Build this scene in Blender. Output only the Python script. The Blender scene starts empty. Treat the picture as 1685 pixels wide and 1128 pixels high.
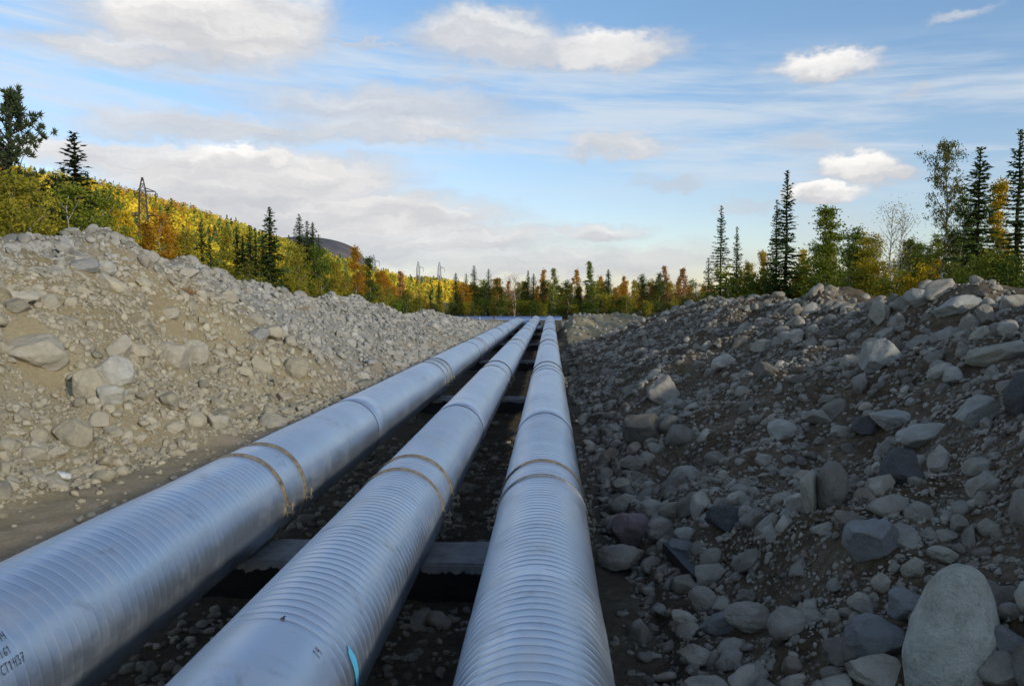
import bpy, bmesh, math, random
import numpy as np
from mathutils import Vector, Matrix

R_ = math.radians
scene = bpy.context.scene
COL = scene.collection
RNG = np.random.default_rng(7)
random.seed(7)

# ------------------------------------------------------------------ camera
EYE = np.array([0.0, 0.0, 2.65])
W0, H0, F0 = 1685.0, 1128.0, 1311.0          # photograph size, focal length in its pixels
cam_data = bpy.data.cameras.new("camera")
cam_data.sensor_width = 36.0
cam_data.lens = 36.0 * F0 / W0
cam_data.clip_start = 0.05
cam_data.clip_end = 20000
cam = bpy.data.objects.new("camera", cam_data)
COL.objects.link(cam)
YAW, PITCH = math.atan(63.5 / F0), math.atan(72.0 / F0)
cam.location = EYE
cam.rotation_euler = (math.pi / 2 - PITCH, 0, YAW)
scene.camera = cam
CM = np.array(cam.rotation_euler.to_matrix())

def ray(px, py):
    d = CM @ np.array([(px - W0 / 2) / F0, -(py - H0 / 2) / F0, -1.0])
    return d / np.linalg.norm(d)

def azel(px, py):
    d = ray(px, py)
    return math.degrees(math.atan2(d[0], d[1])), math.degrees(math.asin(d[2]))

# ------------------------------------------------------------------ render settings
scene.view_settings.view_transform = 'Standard'
scene.view_settings.look = 'None'
scene.view_settings.exposure = 0.0
scene.view_settings.gamma = 1.0
cy = scene.cycles
cy.use_denoising = True
cy.max_bounces = 6
cy.diffuse_bounces = 3
cy.glossy_bounces = 3
cy.transmission_bounces = 3
cy.transparent_max_bounces = 8
cy.use_adaptive_sampling = True
cy.adaptive_threshold = 0.015
cy.caustics_reflective = False
cy.caustics_refractive = False

# ------------------------------------------------------------------ sun
SUN_AZ, SUN_EL = 134.0, 18.0                 # clockwise from the pipes' direction
S = Vector((math.sin(R_(SUN_AZ)) * math.cos(R_(SUN_EL)), math.cos(R_(SUN_AZ)) * math.cos(R_(SUN_EL)), math.sin(R_(SUN_EL))))
sl = bpy.data.lights.new("sun", 'SUN')
sl.energy = 4.9
sl.angle = R_(2.5)
sl.color = (1.0, 0.93, 0.82)
so = bpy.data.objects.new("sun", sl)
so.rotation_euler = S.to_track_quat('Z', 'Y').to_euler()
so.location = (20, -10, 30)
COL.objects.link(so)

# ------------------------------------------------------------------ node helper
class NT:
    def __init__(self, tree):
        self.t = tree
        self.n = tree.nodes
        self.l = tree.links
    def add(self, kind, **kw):
        nd = self.n.new(kind)
        for k, v in kw.items():
            setattr(nd, k, v)
        return nd
    def put(self, sock, v):
        if isinstance(v, bpy.types.NodeSocket):
            self.l.new(v, sock)
        else:
            sock.default_value = v
    def math(self, op, a, b=0.0, c=0.0, clamp=False):
        nd = self.add('ShaderNodeMath', operation=op, use_clamp=clamp)
        self.put(nd.inputs[0], a); self.put(nd.inputs[1], b); self.put(nd.inputs[2], c)
        return nd.outputs[0]
    def vec(self, op, a, b=(0, 0, 0)):
        nd = self.add('ShaderNodeVectorMath', operation=op)
        self.put(nd.inputs[0], a); self.put(nd.inputs[1], b)
        return nd.outputs['Value'] if op in ('LENGTH', 'DOT_PRODUCT') else nd.outputs[0]
    def noise(self, v, scale, detail=4.0, rough=0.5, dist=0.0, out='Fac'):
        nd = self.add('ShaderNodeTexNoise')
        if v is not None: self.l.new(v, nd.inputs['Vector'])
        nd.inputs['Scale'].default_value = scale
        nd.inputs['Detail'].default_value = detail
        nd.inputs['Roughness'].default_value = rough
        nd.inputs['Distortion'].default_value = dist
        return nd.outputs[out]
    def rng(self, v, a, b, c=0.0, d=1.0, smooth=False):
        nd = self.add('ShaderNodeMapRange')
        if smooth: nd.interpolation_type = 'SMOOTHSTEP'
        self.put(nd.inputs[0], v)
        for i, q in enumerate((a, b, c, d)):
            self.put(nd.inputs[1 + i], q)
        return nd.outputs[0]
    def mix(self, f, a, b, kind='MIX'):
        nd = self.add('ShaderNodeMix', data_type='RGBA', blend_type=kind)
        self.put(nd.inputs[0], f)
        self.put(nd.inputs[6], a if isinstance(a, bpy.types.NodeSocket) else (*a, 1) if len(a) == 3 else a)
        self.put(nd.inputs[7], b if isinstance(b, bpy.types.NodeSocket) else (*b, 1) if len(b) == 3 else b)
        return nd.outputs[2]
    def ramp(self, f, stops):
        nd = self.add('ShaderNodeValToRGB')
        e = nd.color_ramp.elements
        while len(e) < len(stops): e.new(0.5)
        for el, (p, c) in zip(e, stops):
            el.position = p; el.color = (*c, 1)
        self.put(nd.inputs[0], f)
        return nd.outputs[0]

# ------------------------------------------------------------------ world: Nishita sky and clouds
world = bpy.data.worlds.new("World")
scene.world = world
world.use_nodes = True
w = NT(world.node_tree)
w.n.clear()
sky = w.add('ShaderNodeTexSky', sky_type='NISHITA')
sky.sun_disc = False
sky.sun_elevation = R_(SUN_EL)
sky.sun_rotation = R_(SUN_AZ)
sky.altitude = 200
sky.air_density = 1.0
sky.dust_density = 0.6
sky.ozone_density = 1.6
tc = w.add('ShaderNodeTexCoord')
D = tc.outputs['Generated']
sep = w.add('ShaderNodeSeparateXYZ'); w.l.new(D, sep.inputs[0])
az = w.math('MULTIPLY', w.math('ARCTAN2', sep.outputs[0], sep.outputs[1]), 57.29578)
el = w.math('MULTIPLY', w.math('ARCSINE', sep.outputs[2]), 57.29578)
cmb = w.add('ShaderNodeCombineXYZ')
w.l.new(az, cmb.inputs[0]); w.l.new(el, cmb.inputs[1])
P = cmb.outputs[0]
# clouds are flat and far: stretch the noise along the horizon
Ps = w.vec('MULTIPLY', P, (0.58, 1.0, 1.0))
n1 = w.noise(Ps, 0.5, 5, 0.5, out='Color')
n2 = w.noise(Ps, 1.7, 6, 0.6, out='Color')
off = w.vec('ADD', w.vec('MULTIPLY', w.vec('SUBTRACT', n1, (0.5, 0.5, 0.5)), (5.0, 2.4, 0)),
            w.vec('MULTIPLY', w.vec('SUBTRACT', n2, (0.5, 0.5, 0.5)), (1.5, 1.15, 0)))
PD = w.vec('ADD', P, off)
# photographed clouds: centre px, half sizes px, opacity, brightness, edge softness
CL = [
 (340, 42, 190, 62, 1.0, .62, .45), (420, 30, 120, 50, .95, .6, .4), (210, 86, 150, 22, .85, .5, .6), (470, 62, 80, 40, .8, .55, .5),
 (800, 58, 130, 42, .9, .55, .5), (1000, 84, 120, 30, .95, .72, .4), (890, 84, 200, 30, .85, .5, .5),
 (1360, 112, 78, 24, .95, .75, .45), (1570, 24, 46, 9, .55, .6, .7), (1525, 151, 36, 11, .4, .45, .7),
 (640, 180, 230, 34, .8, .42, .7), (330, 212, 200, 26, .8, .5, .6), (640, 214, 200, 22, .8, .5, .6),
 (1020, 240, 95, 19, .8, .55, .55),
 (250, 262, 260, 26, .95, .62, .4), (420, 292, 250, 48, 1.0, .55, .4), (390, 262, 80, 20, .95, .9, .4), (620, 350, 240, 34, .95, .5, .45),
 (480, 350, 360, 52, 1.0, .3, .4), (690, 390, 260, 36, .95, .5, .5), (560, 395, 420, 50, .9, .35, .5), (900, 432, 330, 34, .85, .38, .6),
 (980, 381, 80, 16, .9, .62, .5), (1412, 276, 62, 27, 1.0, .95, .4), (1440, 294, 60, 14, .95, .6, .5), (1350, 321, 62, 18, 1.0, .8, .4),
 (597, 70, 95, 5, .55, .6, .6), (1105, 296, 56, 12, .5, .3, .7), (1230, 341, 48, 10, .45, .3, .7), (1335, 234, 70, 17, .5, .3, .7), (1400, 372, 90, 30, .35, .3, .8),
 (1100, 430, 140, 18, .5, .35, .8), (300, 132, 60, 12, .35, .35, .8), (740, 136, 50, 14, .45, .45, .8),
]
dens = None; light = None
PXD = math.degrees(1 / F0)
for (cx_, cy_, hw, hh, op, br, soft) in CL:
    a_, e_ = azel(cx_, cy_)
    q = w.vec('MULTIPLY', w.vec('SUBTRACT', PD, (a_, e_, 0)), (1 / (hw * PXD), 1 / (hh * PXD), 0))
    r = w.vec('LENGTH', q)
    m = w.rng(r, 1.05 + soft * .55, 1.0 - soft * .95, 0.0, op, smooth=True)
    # lit from above, grey below
    s_ = w.add('ShaderNodeSeparateXYZ'); w.l.new(q, s_.inputs[0])
    lt = w.math('MULTIPLY', m, w.rng(s_.outputs[1], -1.1, 0.9, br * .22, min(1.0, br * 1.25)))
    dens = m if dens is None else w.math('MAXIMUM', dens, m)
    light = lt if light is None else w.math('MAXIMUM', light, lt)
ln = w.noise(w.vec('MULTIPLY', PD, (.22, 1, 1)), .85, 5, 0.55)
light = w.math('ADD', light, w.rng(ln, 0.3, 0.7, -0.26, 0.2), clamp=True)
# thin high veil, in bands sloping down to the right
rot = w.add('ShaderNodeVectorRotate', rotation_type='Z_AXIS')
w.l.new(P, rot.inputs['Vector']); rot.inputs['Angle'].default_value = R_(4.0)
Pv = rot.outputs[0]
vn = w.noise(w.vec('MULTIPLY', Pv, (0.06, 0.62, 1)), 1.0, 5, 0.55, 0.5)
vf = w.noise(w.vec('MULTIPLY', Pv, (0.22, 1.8, 1)), 1.0, 4, 0.55, 0.4)
sv = w.add('ShaderNodeSeparateXYZ'); w.l.new(Pv, sv.inputs[0])
band = w.math('MULTIPLY', w.rng(sv.outputs[1], 6.5, 10.5, 0, 1, True), w.rng(sv.outputs[1], 19.0, 14.5, 0, 1, True))
veil = w.math('MULTIPLY', band, w.rng(w.math('ADD', w.math('MULTIPLY', vn, .75), w.math('MULTIPLY', vf, .25)), 0.36, 0.66, 0.0, 0.74, True))
# above the photographed strip of sky: scattered fair-weather cloud
hi = w.noise(w.vec('MULTIPLY', P, (0.035, 0.06, 1)), 1.0, 6, 0.55)
him = w.math('MULTIPLY', w.rng(hi, 0.50, 0.66, 0, .8, True), w.rng(el, 22, 30, 0, 1, True))
dens = w.math('MAXIMUM', dens, him)
light = w.math('MAXIMUM', light, w.math('MULTIPLY', him, .7))
skyc = w.mix(1.0, sky.outputs[0], w.ramp(w.rng(el, 0, 60), [(0.0, (1.18, 1.13, 1.24)), (0.12, (1.22, 1.18, 1.27)), (0.33, (1.22, 1.36, 1.45)), (0.6, (1.0, 1.08, 1.18))]), 'MULTIPLY')
SKYK = 1.0
c1 = w.mix(veil, skyc, (5.4, 5.9, 6.4))
cloudc = w.ramp(light, [(0.0, (.56, .575, .62)), (0.35, (.70, .70, .715)), (0.7, (.90, .885, .87)), (1.0, (1.06, 1.03, .99))])
cloudc = w.mix(1.0, cloudc, (7.7, 7.7, 7.7), 'MULTIPLY')
c2 = w.mix(dens, c1, cloudc)
bg = w.add('ShaderNodeBackground'); bg.inputs['Strength'].default_value = 0.13
w.l.new(c2, bg.inputs['Color'])
wo = w.add('ShaderNodeOutputWorld'); w.l.new(bg.outputs[0], wo.inputs[0])

# ------------------------------------------------------------------ object helpers
def tag(o, label=None, cat=None, group=None, kind=None):
    if label: o['label'] = label
    if cat: o['category'] = cat
    if group: o['group'] = group
    if kind: o['kind'] = kind
    return o

def link(name, data, parent=None):
    o = bpy.data.objects.new(name, data)
    COL.objects.link(o)
    if parent is not None: o.parent = parent
    return o

def empty(name, loc=(0, 0, 0), rz=0.0, sc=1.0):
    o = bpy.data.objects.new(name, None)
    o.empty_display_size = 0.2
    COL.objects.link(o)
    o.location = loc; o.rotation_euler = (0, 0, rz); o.scale = (sc, sc, sc)
    return o

def mesh_np(name, V, F, mat=None, smooth=True, mats=None, mi=None):
    """V (n,3); F (m,k) all the same k"""
    V = np.asarray(V, np.float32); F = np.asarray(F, np.int32)
    me = bpy.data.meshes.new(name)
    me.vertices.add(len(V)); me.vertices.foreach_set('co', V.ravel())
    k = F.shape[1]
    me.loops.add(F.size); me.loops.foreach_set('vertex_index', F.ravel())
    me.polygons.add(len(F))
    me.polygons.foreach_set('loop_start', np.arange(0, F.size, k, dtype=np.int32))
    me.polygons.foreach_set('use_smooth', np.full(len(F), smooth, dtype=bool))
    if mat: me.materials.append(mat)
    for m in mats or (): me.materials.append(m)
    if mi is not None: me.polygons.foreach_set('material_index', np.asarray(mi, np.int32))
    me.update(calc_edges=True)
    return me

class MB:
    """collects quads"""
    def __init__(self): self.V = []; self.F = []; self.n = 0
    def add(self, V, F):
        V = np.asarray(V, float); F = np.asarray(F, int)
        self.V.append(V); self.F.append(F + self.n); self.n += len(V)
    def box(self, c, s, M=None):
        x, y, z = [q / 2 for q in s]
        V = np.array([(-x,-y,-z),(x,-y,-z),(x,y,-z),(-x,y,-z),(-x,-y,z),(x,-y,z),(x,y,z),(-x,y,z)])
        if M is not None: V = V @ np.array(M).T
        self.add(V + np.array(c), [(0,3,2,1),(4,5,6,7),(0,1,5,4),(1,2,6,5),(2,3,7,6),(3,0,4,7)])
    def tube(self, pts, rad, n=6, cap=True):
        pts = np.asarray(pts, float)
        rad = np.full(len(pts), rad) if np.isscalar(rad) else np.asarray(rad, float)
        T = np.gradient(pts, axis=0); T /= np.linalg.norm(T, axis=1)[:, None] + 1e-9
        ref = np.array([0, 0, 1.0]) if abs(T[0, 2]) < .8 else np.array([1.0, 0, 0])
        A = np.cross(T, ref); A /= np.linalg.norm(A, axis=1)[:, None] + 1e-9
        B = np.cross(T, A)
        th = np.arange(n) * 2 * np.pi / n
        V = pts[:, None] + rad[:, None, None] * (A[:, None] * np.cos(th)[None, :, None] + B[:, None] * np.sin(th)[None, :, None])
        k = len(pts)
        i = np.arange(k - 1)[:, None] * n; j = np.arange(n)[None]
        a = i + j; b = i + (j + 1) % n
        F = np.stack([a, a + n, b + n, b], -1).reshape(-1, 4)
        self.add(V.reshape(-1, 3), F)
        if cap:
            for o_, p in ((0, pts[0]), ((k - 1) * n, pts[-1])):
                ring = V.reshape(-1, 3)[o_:o_ + n]
                Fc = [(j_, (j_ + 1) % n, n, n) for j_ in range(n)]
                # centre fan made of quads with a doubled centre point
                self.add(np.vstack([ring, p[None], p[None]]), [(j_, (j_ + 1) % n, n, n + 1) for j_ in range(n)])
    def bar(self, a, b, t):
        self.tube([a, b], t / 2, 4, cap=False)
    def mesh(self, name, mat, smooth=False):
        return mesh_np(name, np.vstack(self.V), np.vstack(self.F), mat, smooth)
    def build(self, name, mat, parent=None, smooth=False):
        return link(name, self.mesh(name, mat, smooth), parent)

# ------------------------------------------------------------------ noise
def _h(ix, iy, iz, seed):
    h = (ix * 374761393 + iy * 668265263 + iz * 2147483647 + seed * 1274126177) & 0xffffffff
    h = ((h ^ (h >> 13)) * 1274126177) & 0xffffffff
    h = ((h ^ (h >> 16)) * 2246822519) & 0xffffffff
    return ((h ^ (h >> 15)) & 0xffffff) / float(0xffffff)

def noise3(x, y, z, seed=0):
    x, y, z = np.broadcast_arrays(np.asarray(x, float), np.asarray(y, float), np.asarray(z, float))
    fx, fy, fz = np.floor(x), np.floor(y), np.floor(z)
    ix, iy, iz = fx.astype(np.int64), fy.astype(np.int64), fz.astype(np.int64)
    u, v, t = x - fx, y - fy, z - fz
    u = u*u*u*(u*(u*6-15)+10); v = v*v*v*(v*(v*6-15)+10); t = t*t*t*(t*(t*6-15)+10)
    r = 0
    for dx in (0, 1):
        for dy in (0, 1):
            for dz in (0, 1):
                r = r + _h(ix+dx, iy+dy, iz+dz, seed) * (u if dx else 1-u) * (v if dy else 1-v) * (t if dz else 1-t)
    return r * 2 - 1

def noise2(x, y, seed=0):
    x, y = np.broadcast_arrays(np.asarray(x, float), np.asarray(y, float))
    fx, fy = np.floor(x), np.floor(y)
    ix, iy = fx.astype(np.int64), fy.astype(np.int64)
    u, v = x - fx, y - fy
    u = u*u*u*(u*(u*6-15)+10); v = v*v*v*(v*(v*6-15)+10)
    r = 0
    for dx in (0, 1):
        for dy in (0, 1):
            r = r + _h(ix+dx, iy+dy, 0*ix, seed) * (u if dx else 1-u) * (v if dy else 1-v)
    return r * 2 - 1

def fbm2(x, y, seed=0, o=4, g=0.5):
    r = 0; a = 1.0; f = 1.0
    for i in range(o):
        r = r + a * noise2(x * f, y * f, seed + i); a *= g; f *= 2.03
    return r

# ------------------------------------------------------------------ terrain
def sstep(t):
    t = np.clip(t, 0, 1); return t * t * (3 - 2 * t)

LXF = ([-20, 8, 10.2, 18.3, 43, 75, 95], [-7.6, -7.4, -7.0, -5.7, -5.0, -4.6, -4.4])
LXC = ([-20, 44, 52, 60, 75, 95], [-12, -12, -11, -9.5, -9.0, -8.5])
LZC = ([-20, 5, 12, 17.3, 18.6, 20.4, 21.8, 22.5, 23.6, 27.2, 32, 38, 42.5, 47.6, 51, 54, 57, 60, 66, 72, 78, 84],
       [3.5, 3.5, 3.6, 3.75, 4.15, 4.28, 4.12, 3.85, 4.08, 3.7, 3.15, 2.65, 2.6, 2.65, 2.0, 1.45, 1.4, 1.6, 1.15, .75, .45, .3])
RXF = ([-20, 3, 8, 20, 41, 60, 80], [1.35, 1.3, 0.95, .85, .75, 3.2, 3.5])
RXC = ([-20, 40, 55, 80], [6.5, 6.5, 6.0, 6.0])
RZC = ([-20, 5.5, 9, 14.4, 17.4, 25, 30, 35.5, 42, 47.5, 52, 57, 75, 90], [3.9, 3.5, 2.72, 2.60, 2.58, 2.66, 2.6, 2.35, 1.85, 1.25, .6, .4, .4, .4])  # near crest, out of view, raised to keep sun off the right foreground

def height(x, y, detail=True):
    x = np.asarray(x, float); y = np.asarray(y, float)
    far = 0.35 + 0.25 * noise2(x * .03, y * .03, 50)
    base = np.where((x > -3.6) & (x < 1.0), -0.12, 0.0) * sstep((85 - y) / 8)
    base = base + sstep((y - 72) / 14) * far
    lxf, lxc, lzc = np.interp(y, *LXF), np.interp(y, *LXC), np.interp(y, *LZC)
    rxf, rxc, rzc = np.interp(y, *RXF), np.interp(y, *RXC), np.interp(y, *RZC)
    lxf = lxf + .35 * noise2(y * .35, 0 * y, 11); rxf = rxf + .18 * noise2(y * .6, 0 * y, 12)
    t = (lxf - x) / np.maximum(lxf - lxc, .5)
    tj = np.clip(t + .10 * noise2(y * .7, x * .25, 14), 0, 1)
    cut = np.interp(tj, [0, .16, .42, .58, .74, 1.0], [0, .10, .34, .64, .80, 1.0])
    cutf = sstep((25 - y) / 4)
    prof = np.where(t < 1, cut * cutf + (1 - cutf) * (0.93 * np.clip(t, 0, 1) ** 1.05 + .07 * sstep(t)), 1.0)
    back = sstep((lxc - .5 - x) / 6.5)
    zl = lzc * prof * (1 - back) + far * back * .9
    t2 = (x - rxf) / np.maximum(rxc - rxf, .5)
    p2 = np.where(t2 < 1, np.clip(t2, 0, 1) ** 1.0 * .8 + .2 * sstep(t2 * 1.05), 1.0)
    b2 = sstep((x - rxc - .6) / 5)
    zr = rzc * p2 * (1 - b2 * .25)
    zr = zr * (1 - sstep((x - 40) / 60) * .6)
    mound = 1.55 * np.exp(-(np.maximum(np.abs(x - 3.9) - 2.1, 0) / 1.1) ** 2 - (np.abs(y - 57) / 5.0) ** 2.6)
    z = base + zl + zr
    z = np.maximum(z, base + mound)
    mL = sstep((lxf - x) / 1.0) * sstep((x - lxc + 9) / 4) * sstep((88 - y) / 10)
    mR = sstep((x - rxf) / .8) * sstep((9.0 - x) / 2.2) * sstep((85 - y) / 10)
    mm = np.clip(mL + mR, 0, 1)
    z = z + mm * (.20 * noise2(x * .55, y * .45, 3) + .13 * noise2(x * 1.3, y * 1.2, 4)) + mL * .13 * noise2(x * .5, y * 1.5, 15)
    z = z + mR * (.17 * noise2(x * .9 + y * .3, y * .8, 16) - .10 * np.abs(noise2(x * 1.7, y * 1.3, 17)))
    # the dark scoop in the shaded slope
    z = z - mR * .38 * np.exp(-((x - 3.4) / .8) ** 2 - ((y - 8.6) / 1.2) ** 2)
    if detail:
        z = z + (.035 + .03 * mm) * fbm2(x * 2.6, y * 2.6, 5, 3) + .012 * fbm2(x * 9, y * 9, 8, 2)
    return z

def hz(x, y): return float(height(np.array([x]), np.array([y]))[0])

def at(px, py, tmax=140):
    d = ray(px, py)
    t = np.concatenate([np.arange(1.5, 20, .02), np.arange(20, tmax, .08)])
    p = EYE + d * t[:, None]
    below = p[:, 2] < height(p[:, 0], p[:, 1])
    i = int(np.argmax(below)) if below.any() else len(t) - 1
    return p[i], t[i]

def normal_at(x, y, e=.15):
    gx = (height(x + e, y, False) - height(x - e, y, False)) / (2 * e)
    gy = (height(x, y + e, False) - height(x, y - e, False)) / (2 * e)
    n = np.stack([-gx, -gy, np.ones_like(gx)], -1)
    return n / np.linalg.norm(n, axis=-1, keepdims=True)

# ------------------------------------------------------------------ materials
def new_mat(name):
    m = bpy.data.materials.new(name); m.use_nodes = True
    t = NT(m.node_tree); t.n.clear()
    out = t.add('ShaderNodeOutputMaterial')
    b = t.add('ShaderNodeBsdfPrincipled')
    t.l.new(b.outputs[0], out.inputs[0])
    return m, t, b, out

def bump(t, b, hgt, strength=.5, dist=.02):
    nd = t.add('ShaderNodeBump'); nd.inputs['Strength'].default_value = strength; nd.inputs['Distance'].default_value = dist
    t.l.new(hgt, nd.inputs['Height']); t.l.new(nd.outputs[0], b.inputs['Normal'])

def geo_pos(t):
    return t.add('ShaderNodeNewGeometry').outputs['Position']

def soil_material():
    m, t, b, _ = new_mat("soil")
    p = geo_pos(t)
    s = t.add('ShaderNodeSeparateXYZ'); t.l.new(p, s.inputs[0])
    x, y, z = s.outputs
    nbig = t.noise(p, .35, 5, .6); nmid = t.noise(p, 1.6, 6, .62); nf = t.noise(p, 14, 6, .7); nv = t.noise(p, 55, 4, .7)
    xw = t.math('ADD', x, t.rng(nmid, .2, .8, -.6, .6))
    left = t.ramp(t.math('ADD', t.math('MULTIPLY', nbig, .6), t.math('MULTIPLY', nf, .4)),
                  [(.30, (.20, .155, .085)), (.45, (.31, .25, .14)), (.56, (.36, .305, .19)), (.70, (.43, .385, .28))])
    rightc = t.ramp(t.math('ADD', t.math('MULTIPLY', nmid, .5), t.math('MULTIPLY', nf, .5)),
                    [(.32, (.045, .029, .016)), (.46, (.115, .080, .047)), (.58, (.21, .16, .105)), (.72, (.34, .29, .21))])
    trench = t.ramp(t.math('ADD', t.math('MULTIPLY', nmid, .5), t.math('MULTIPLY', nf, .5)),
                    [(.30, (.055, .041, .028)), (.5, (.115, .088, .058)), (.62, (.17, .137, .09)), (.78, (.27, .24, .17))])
    path = t.ramp(t.math('ADD', t.math('MULTIPLY', nmid, .6), t.math('MULTIPLY', nf, .4)),
                  [(.3, (.24, .19, .125)), (.5, (.35, .285, .195)), (.7, (.43, .37, .27))])
    forest = t.ramp(nmid, [(.35, (.03, .035, .012)), (.5, (.07, .06, .02)), (.65, (.10, .07, .03))])
    greyl = t.ramp(t.math('ADD', t.math('MULTIPLY', nbig, .6), t.math('MULTIPLY', nf, .4)),
                  [(.30, (.18, .165, .13)), (.5, (.28, .265, .22)), (.70, (.40, .39, .335))])
    fz = t.math('ADD', z, t.rng(nbig, .3, .7, -1.2, 1.2)); fy_ = t.math('ADD', y, t.rng(nmid, .3, .7, -2, 2))
    tanf = t.math('MULTIPLY', t.rng(fz, 3.7, 3.0), t.rng(fy_, 26, 22))
    tanc = left
    left = t.mix(tanf, greyl, left)
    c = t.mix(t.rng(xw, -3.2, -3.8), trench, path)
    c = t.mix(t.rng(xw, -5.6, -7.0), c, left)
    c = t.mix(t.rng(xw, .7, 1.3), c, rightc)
    # the pile across the far end of the trench is dry, like the left bank
    dry = t.math('MULTIPLY', t.rng(y, 45, 50), t.rng(xw, .6, 1.2))
    c = t.mix(dry, c, tanc)
    fo = t.math('MAXIMUM', t.math('MAXIMUM', t.rng(xw, -15.5, -17.5), t.rng(xw, 9.5, 12)), t.rng(y, 80, 90))
    c = t.mix(fo, c, forest)
    c = t.mix(t.rng(nv, .62, .75, 0, .5), c, (.45, .44, .41))
    t.l.new(c, b.inputs['Base Color'])
    b.inputs['Roughness'].default_value = .95
    b.inputs['Specular IOR Level'].default_value = .15
    hsum = t.math('ADD', t.math('MULTIPLY', nf, .7), t.math('MULTIPLY', nv, .35))
    bump(t, b, hsum, .9, .06)
    return m

def rock_material(name, stops, dust, dust_amt, island=False, tanface=False):
    m, t, b, _ = new_mat(name)
    if island:
        rnd = t.add('ShaderNodeNewGeometry').outputs['Random Per Island']
        p = geo_pos(t)
        pv = p
        sc = 1.0
    else:
        oi = t.add('ShaderNodeObjectInfo'); rnd = oi.outputs['Random']
        p = geo_pos(t)
    base = t.ramp(rnd, stops)
    nm = t.noise(p, 7, 5, .6); nf = t.noise(p, 60, 4, .65); sp = t.noise(p, 160, 2, .6)
    c = t.mix(t.rng(nm, .3, .7, 0, .55), base, t.mix(1.0, base, (.55, .52, .48), 'MULTIPLY'))
    c = t.mix(t.rng(nf, .55, .75, 0, .35), c, (.52, .51, .48))
    c = t.mix(t.rng(sp, .60, .72, 0, .45), c, (.06, .06, .065))
    # dust and soil clinging in patches
    dn = t.noise(p, 3.1, 5, .65)
    if tanface:
        s = t.add('ShaderNodeSeparateXYZ'); t.l.new(p, s.inputs[0])
        tf = t.math('MULTIPLY', t.rng(s.outputs[2], 3.6, 3.0), t.math('MULTIPLY', t.rng(s.outputs[1], 26, 21), t.rng(s.outputs[0], -4, -6)))
        dust = t.mix(tf, dust, (.43, .375, .26))
        c = t.mix(t.math('MULTIPLY', tf, .6), c, t.mix(1.0, c, (1.12, .99, .72), 'MULTIPLY'))
    c = t.mix(t.math('MULTIPLY', t.rng(dn, .42, .62), dust_amt), c, dust)
    t.l.new(c, b.inputs['Base Color'])
    b.inputs['Roughness'].default_value = .85
    b.inputs['Specular IOR Level'].default_value = .25
    bump(t, b, t.math('ADD', nm, t.math('MULTIPLY', nf, .55)), .8, .04)
    return m

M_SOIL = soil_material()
G_LEFT = [(0, (.22, .22, .195)), (.25, (.36, .35, .305)), (.5, (.46, .445, .385)), (.75, (.37, .365, .34)), (.92, (.56, .545, .48)), (1, (.27, .235, .17))]
G_RIGHT = [(0, (.19, .17, .135)), (.2, (.34, .31, .245)), (.45, (.48, .435, .34)), (.7, (.385, .355, .30)), (.9, (.62, .565, .445)), (1, (.42, .32, .235))]
M_RUB_L = rock_material("rubble_dry", G_LEFT, (.36, .325, .25), .6, True, True)
M_RUB_R = rock_material("rubble_damp", G_RIGHT, (.12, .095, .065), .6, True)
M_STONE_L = rock_material("stone_dusty", G_LEFT, (.36, .325, .25), .6, False, True)
M_STONE_R = rock_material("stone_clean", G_RIGHT, (.14, .115, .085), .45)
M_PALE = rock_material("stone_pale", [(0, (.46, .45, .395)), (1, (.54, .525, .455))], (.34, .315, .25), .45)
def egg_material():
    m, t, b, _ = new_mat("stone_egg")
    p = geo_pos(t)
    a = t.noise(p, 2.6, 6, .62, .4); f = t.noise(p, 26, 5, .65); sp = t.noise(p, 110, 3, .6); st = t.noise(p, 1.3, 4, .55, 1.2); li = t.noise(p, 5.5, 4, .6)
    c = t.ramp(a, [(.32, (.38, .36, .28)), (.45, (.54, .52, .42)), (.56, (.64, .615, .51)), (.70, (.47, .45, .36))])
    c = t.mix(t.rng(sp, .58, .70, 0, .4), c, (.10, .10, .09))
    c = t.mix(t.rng(f, .60, .72, 0, .35), c, (.52, .51, .46))
    c = t.mix(t.rng(st, .52, .64, 0, .6), c, (.24, .22, .165))
    cr = t.noise(p, 4.2, 7, .7, 1.6)
    c = t.mix(t.rng(t.math('ABSOLUTE', t.math('SUBTRACT', cr, .5)), .012, .002, 0, .55), c, (.14, .13, .11))
    c = t.mix(t.rng(li, .66, .70, 0, .7), c, (.36, .29, .11))
    s = t.add('ShaderNodeSeparateXYZ'); t.l.new(p, s.inputs[0])
    t.l.new(c, b.inputs['Base Color']); b.inputs['Roughness'].default_value = .8; b.inputs['Specular IOR Level'].default_value = .3
    bump(t, b, t.math('ADD', t.math('MULTIPLY', f, .8), a), .8, .045)
    return m
M_EGG = egg_material()
M_TAN = rock_material("stone_tan", [(0, (.42, .38, .29)), (1, (.50, .465, .37))], (.40, .35, .25), .5)
M_PINK = rock_material("stone_pink", [(0, (.26, .19, .18)), (1, (.30, .22, .21))], (.2, .16, .15), .3)
M_BLUE = rock_material("stone_blue", [(0, (.28, .28, .27)), (1, (.34, .34, .325))], (.16, .15, .13), .35)
M_DARK = rock_material("stone_dark", [(0, (.10, .10, .10)), (1, (.14, .135, .13))], (.09, .08, .07), .3)

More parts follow.
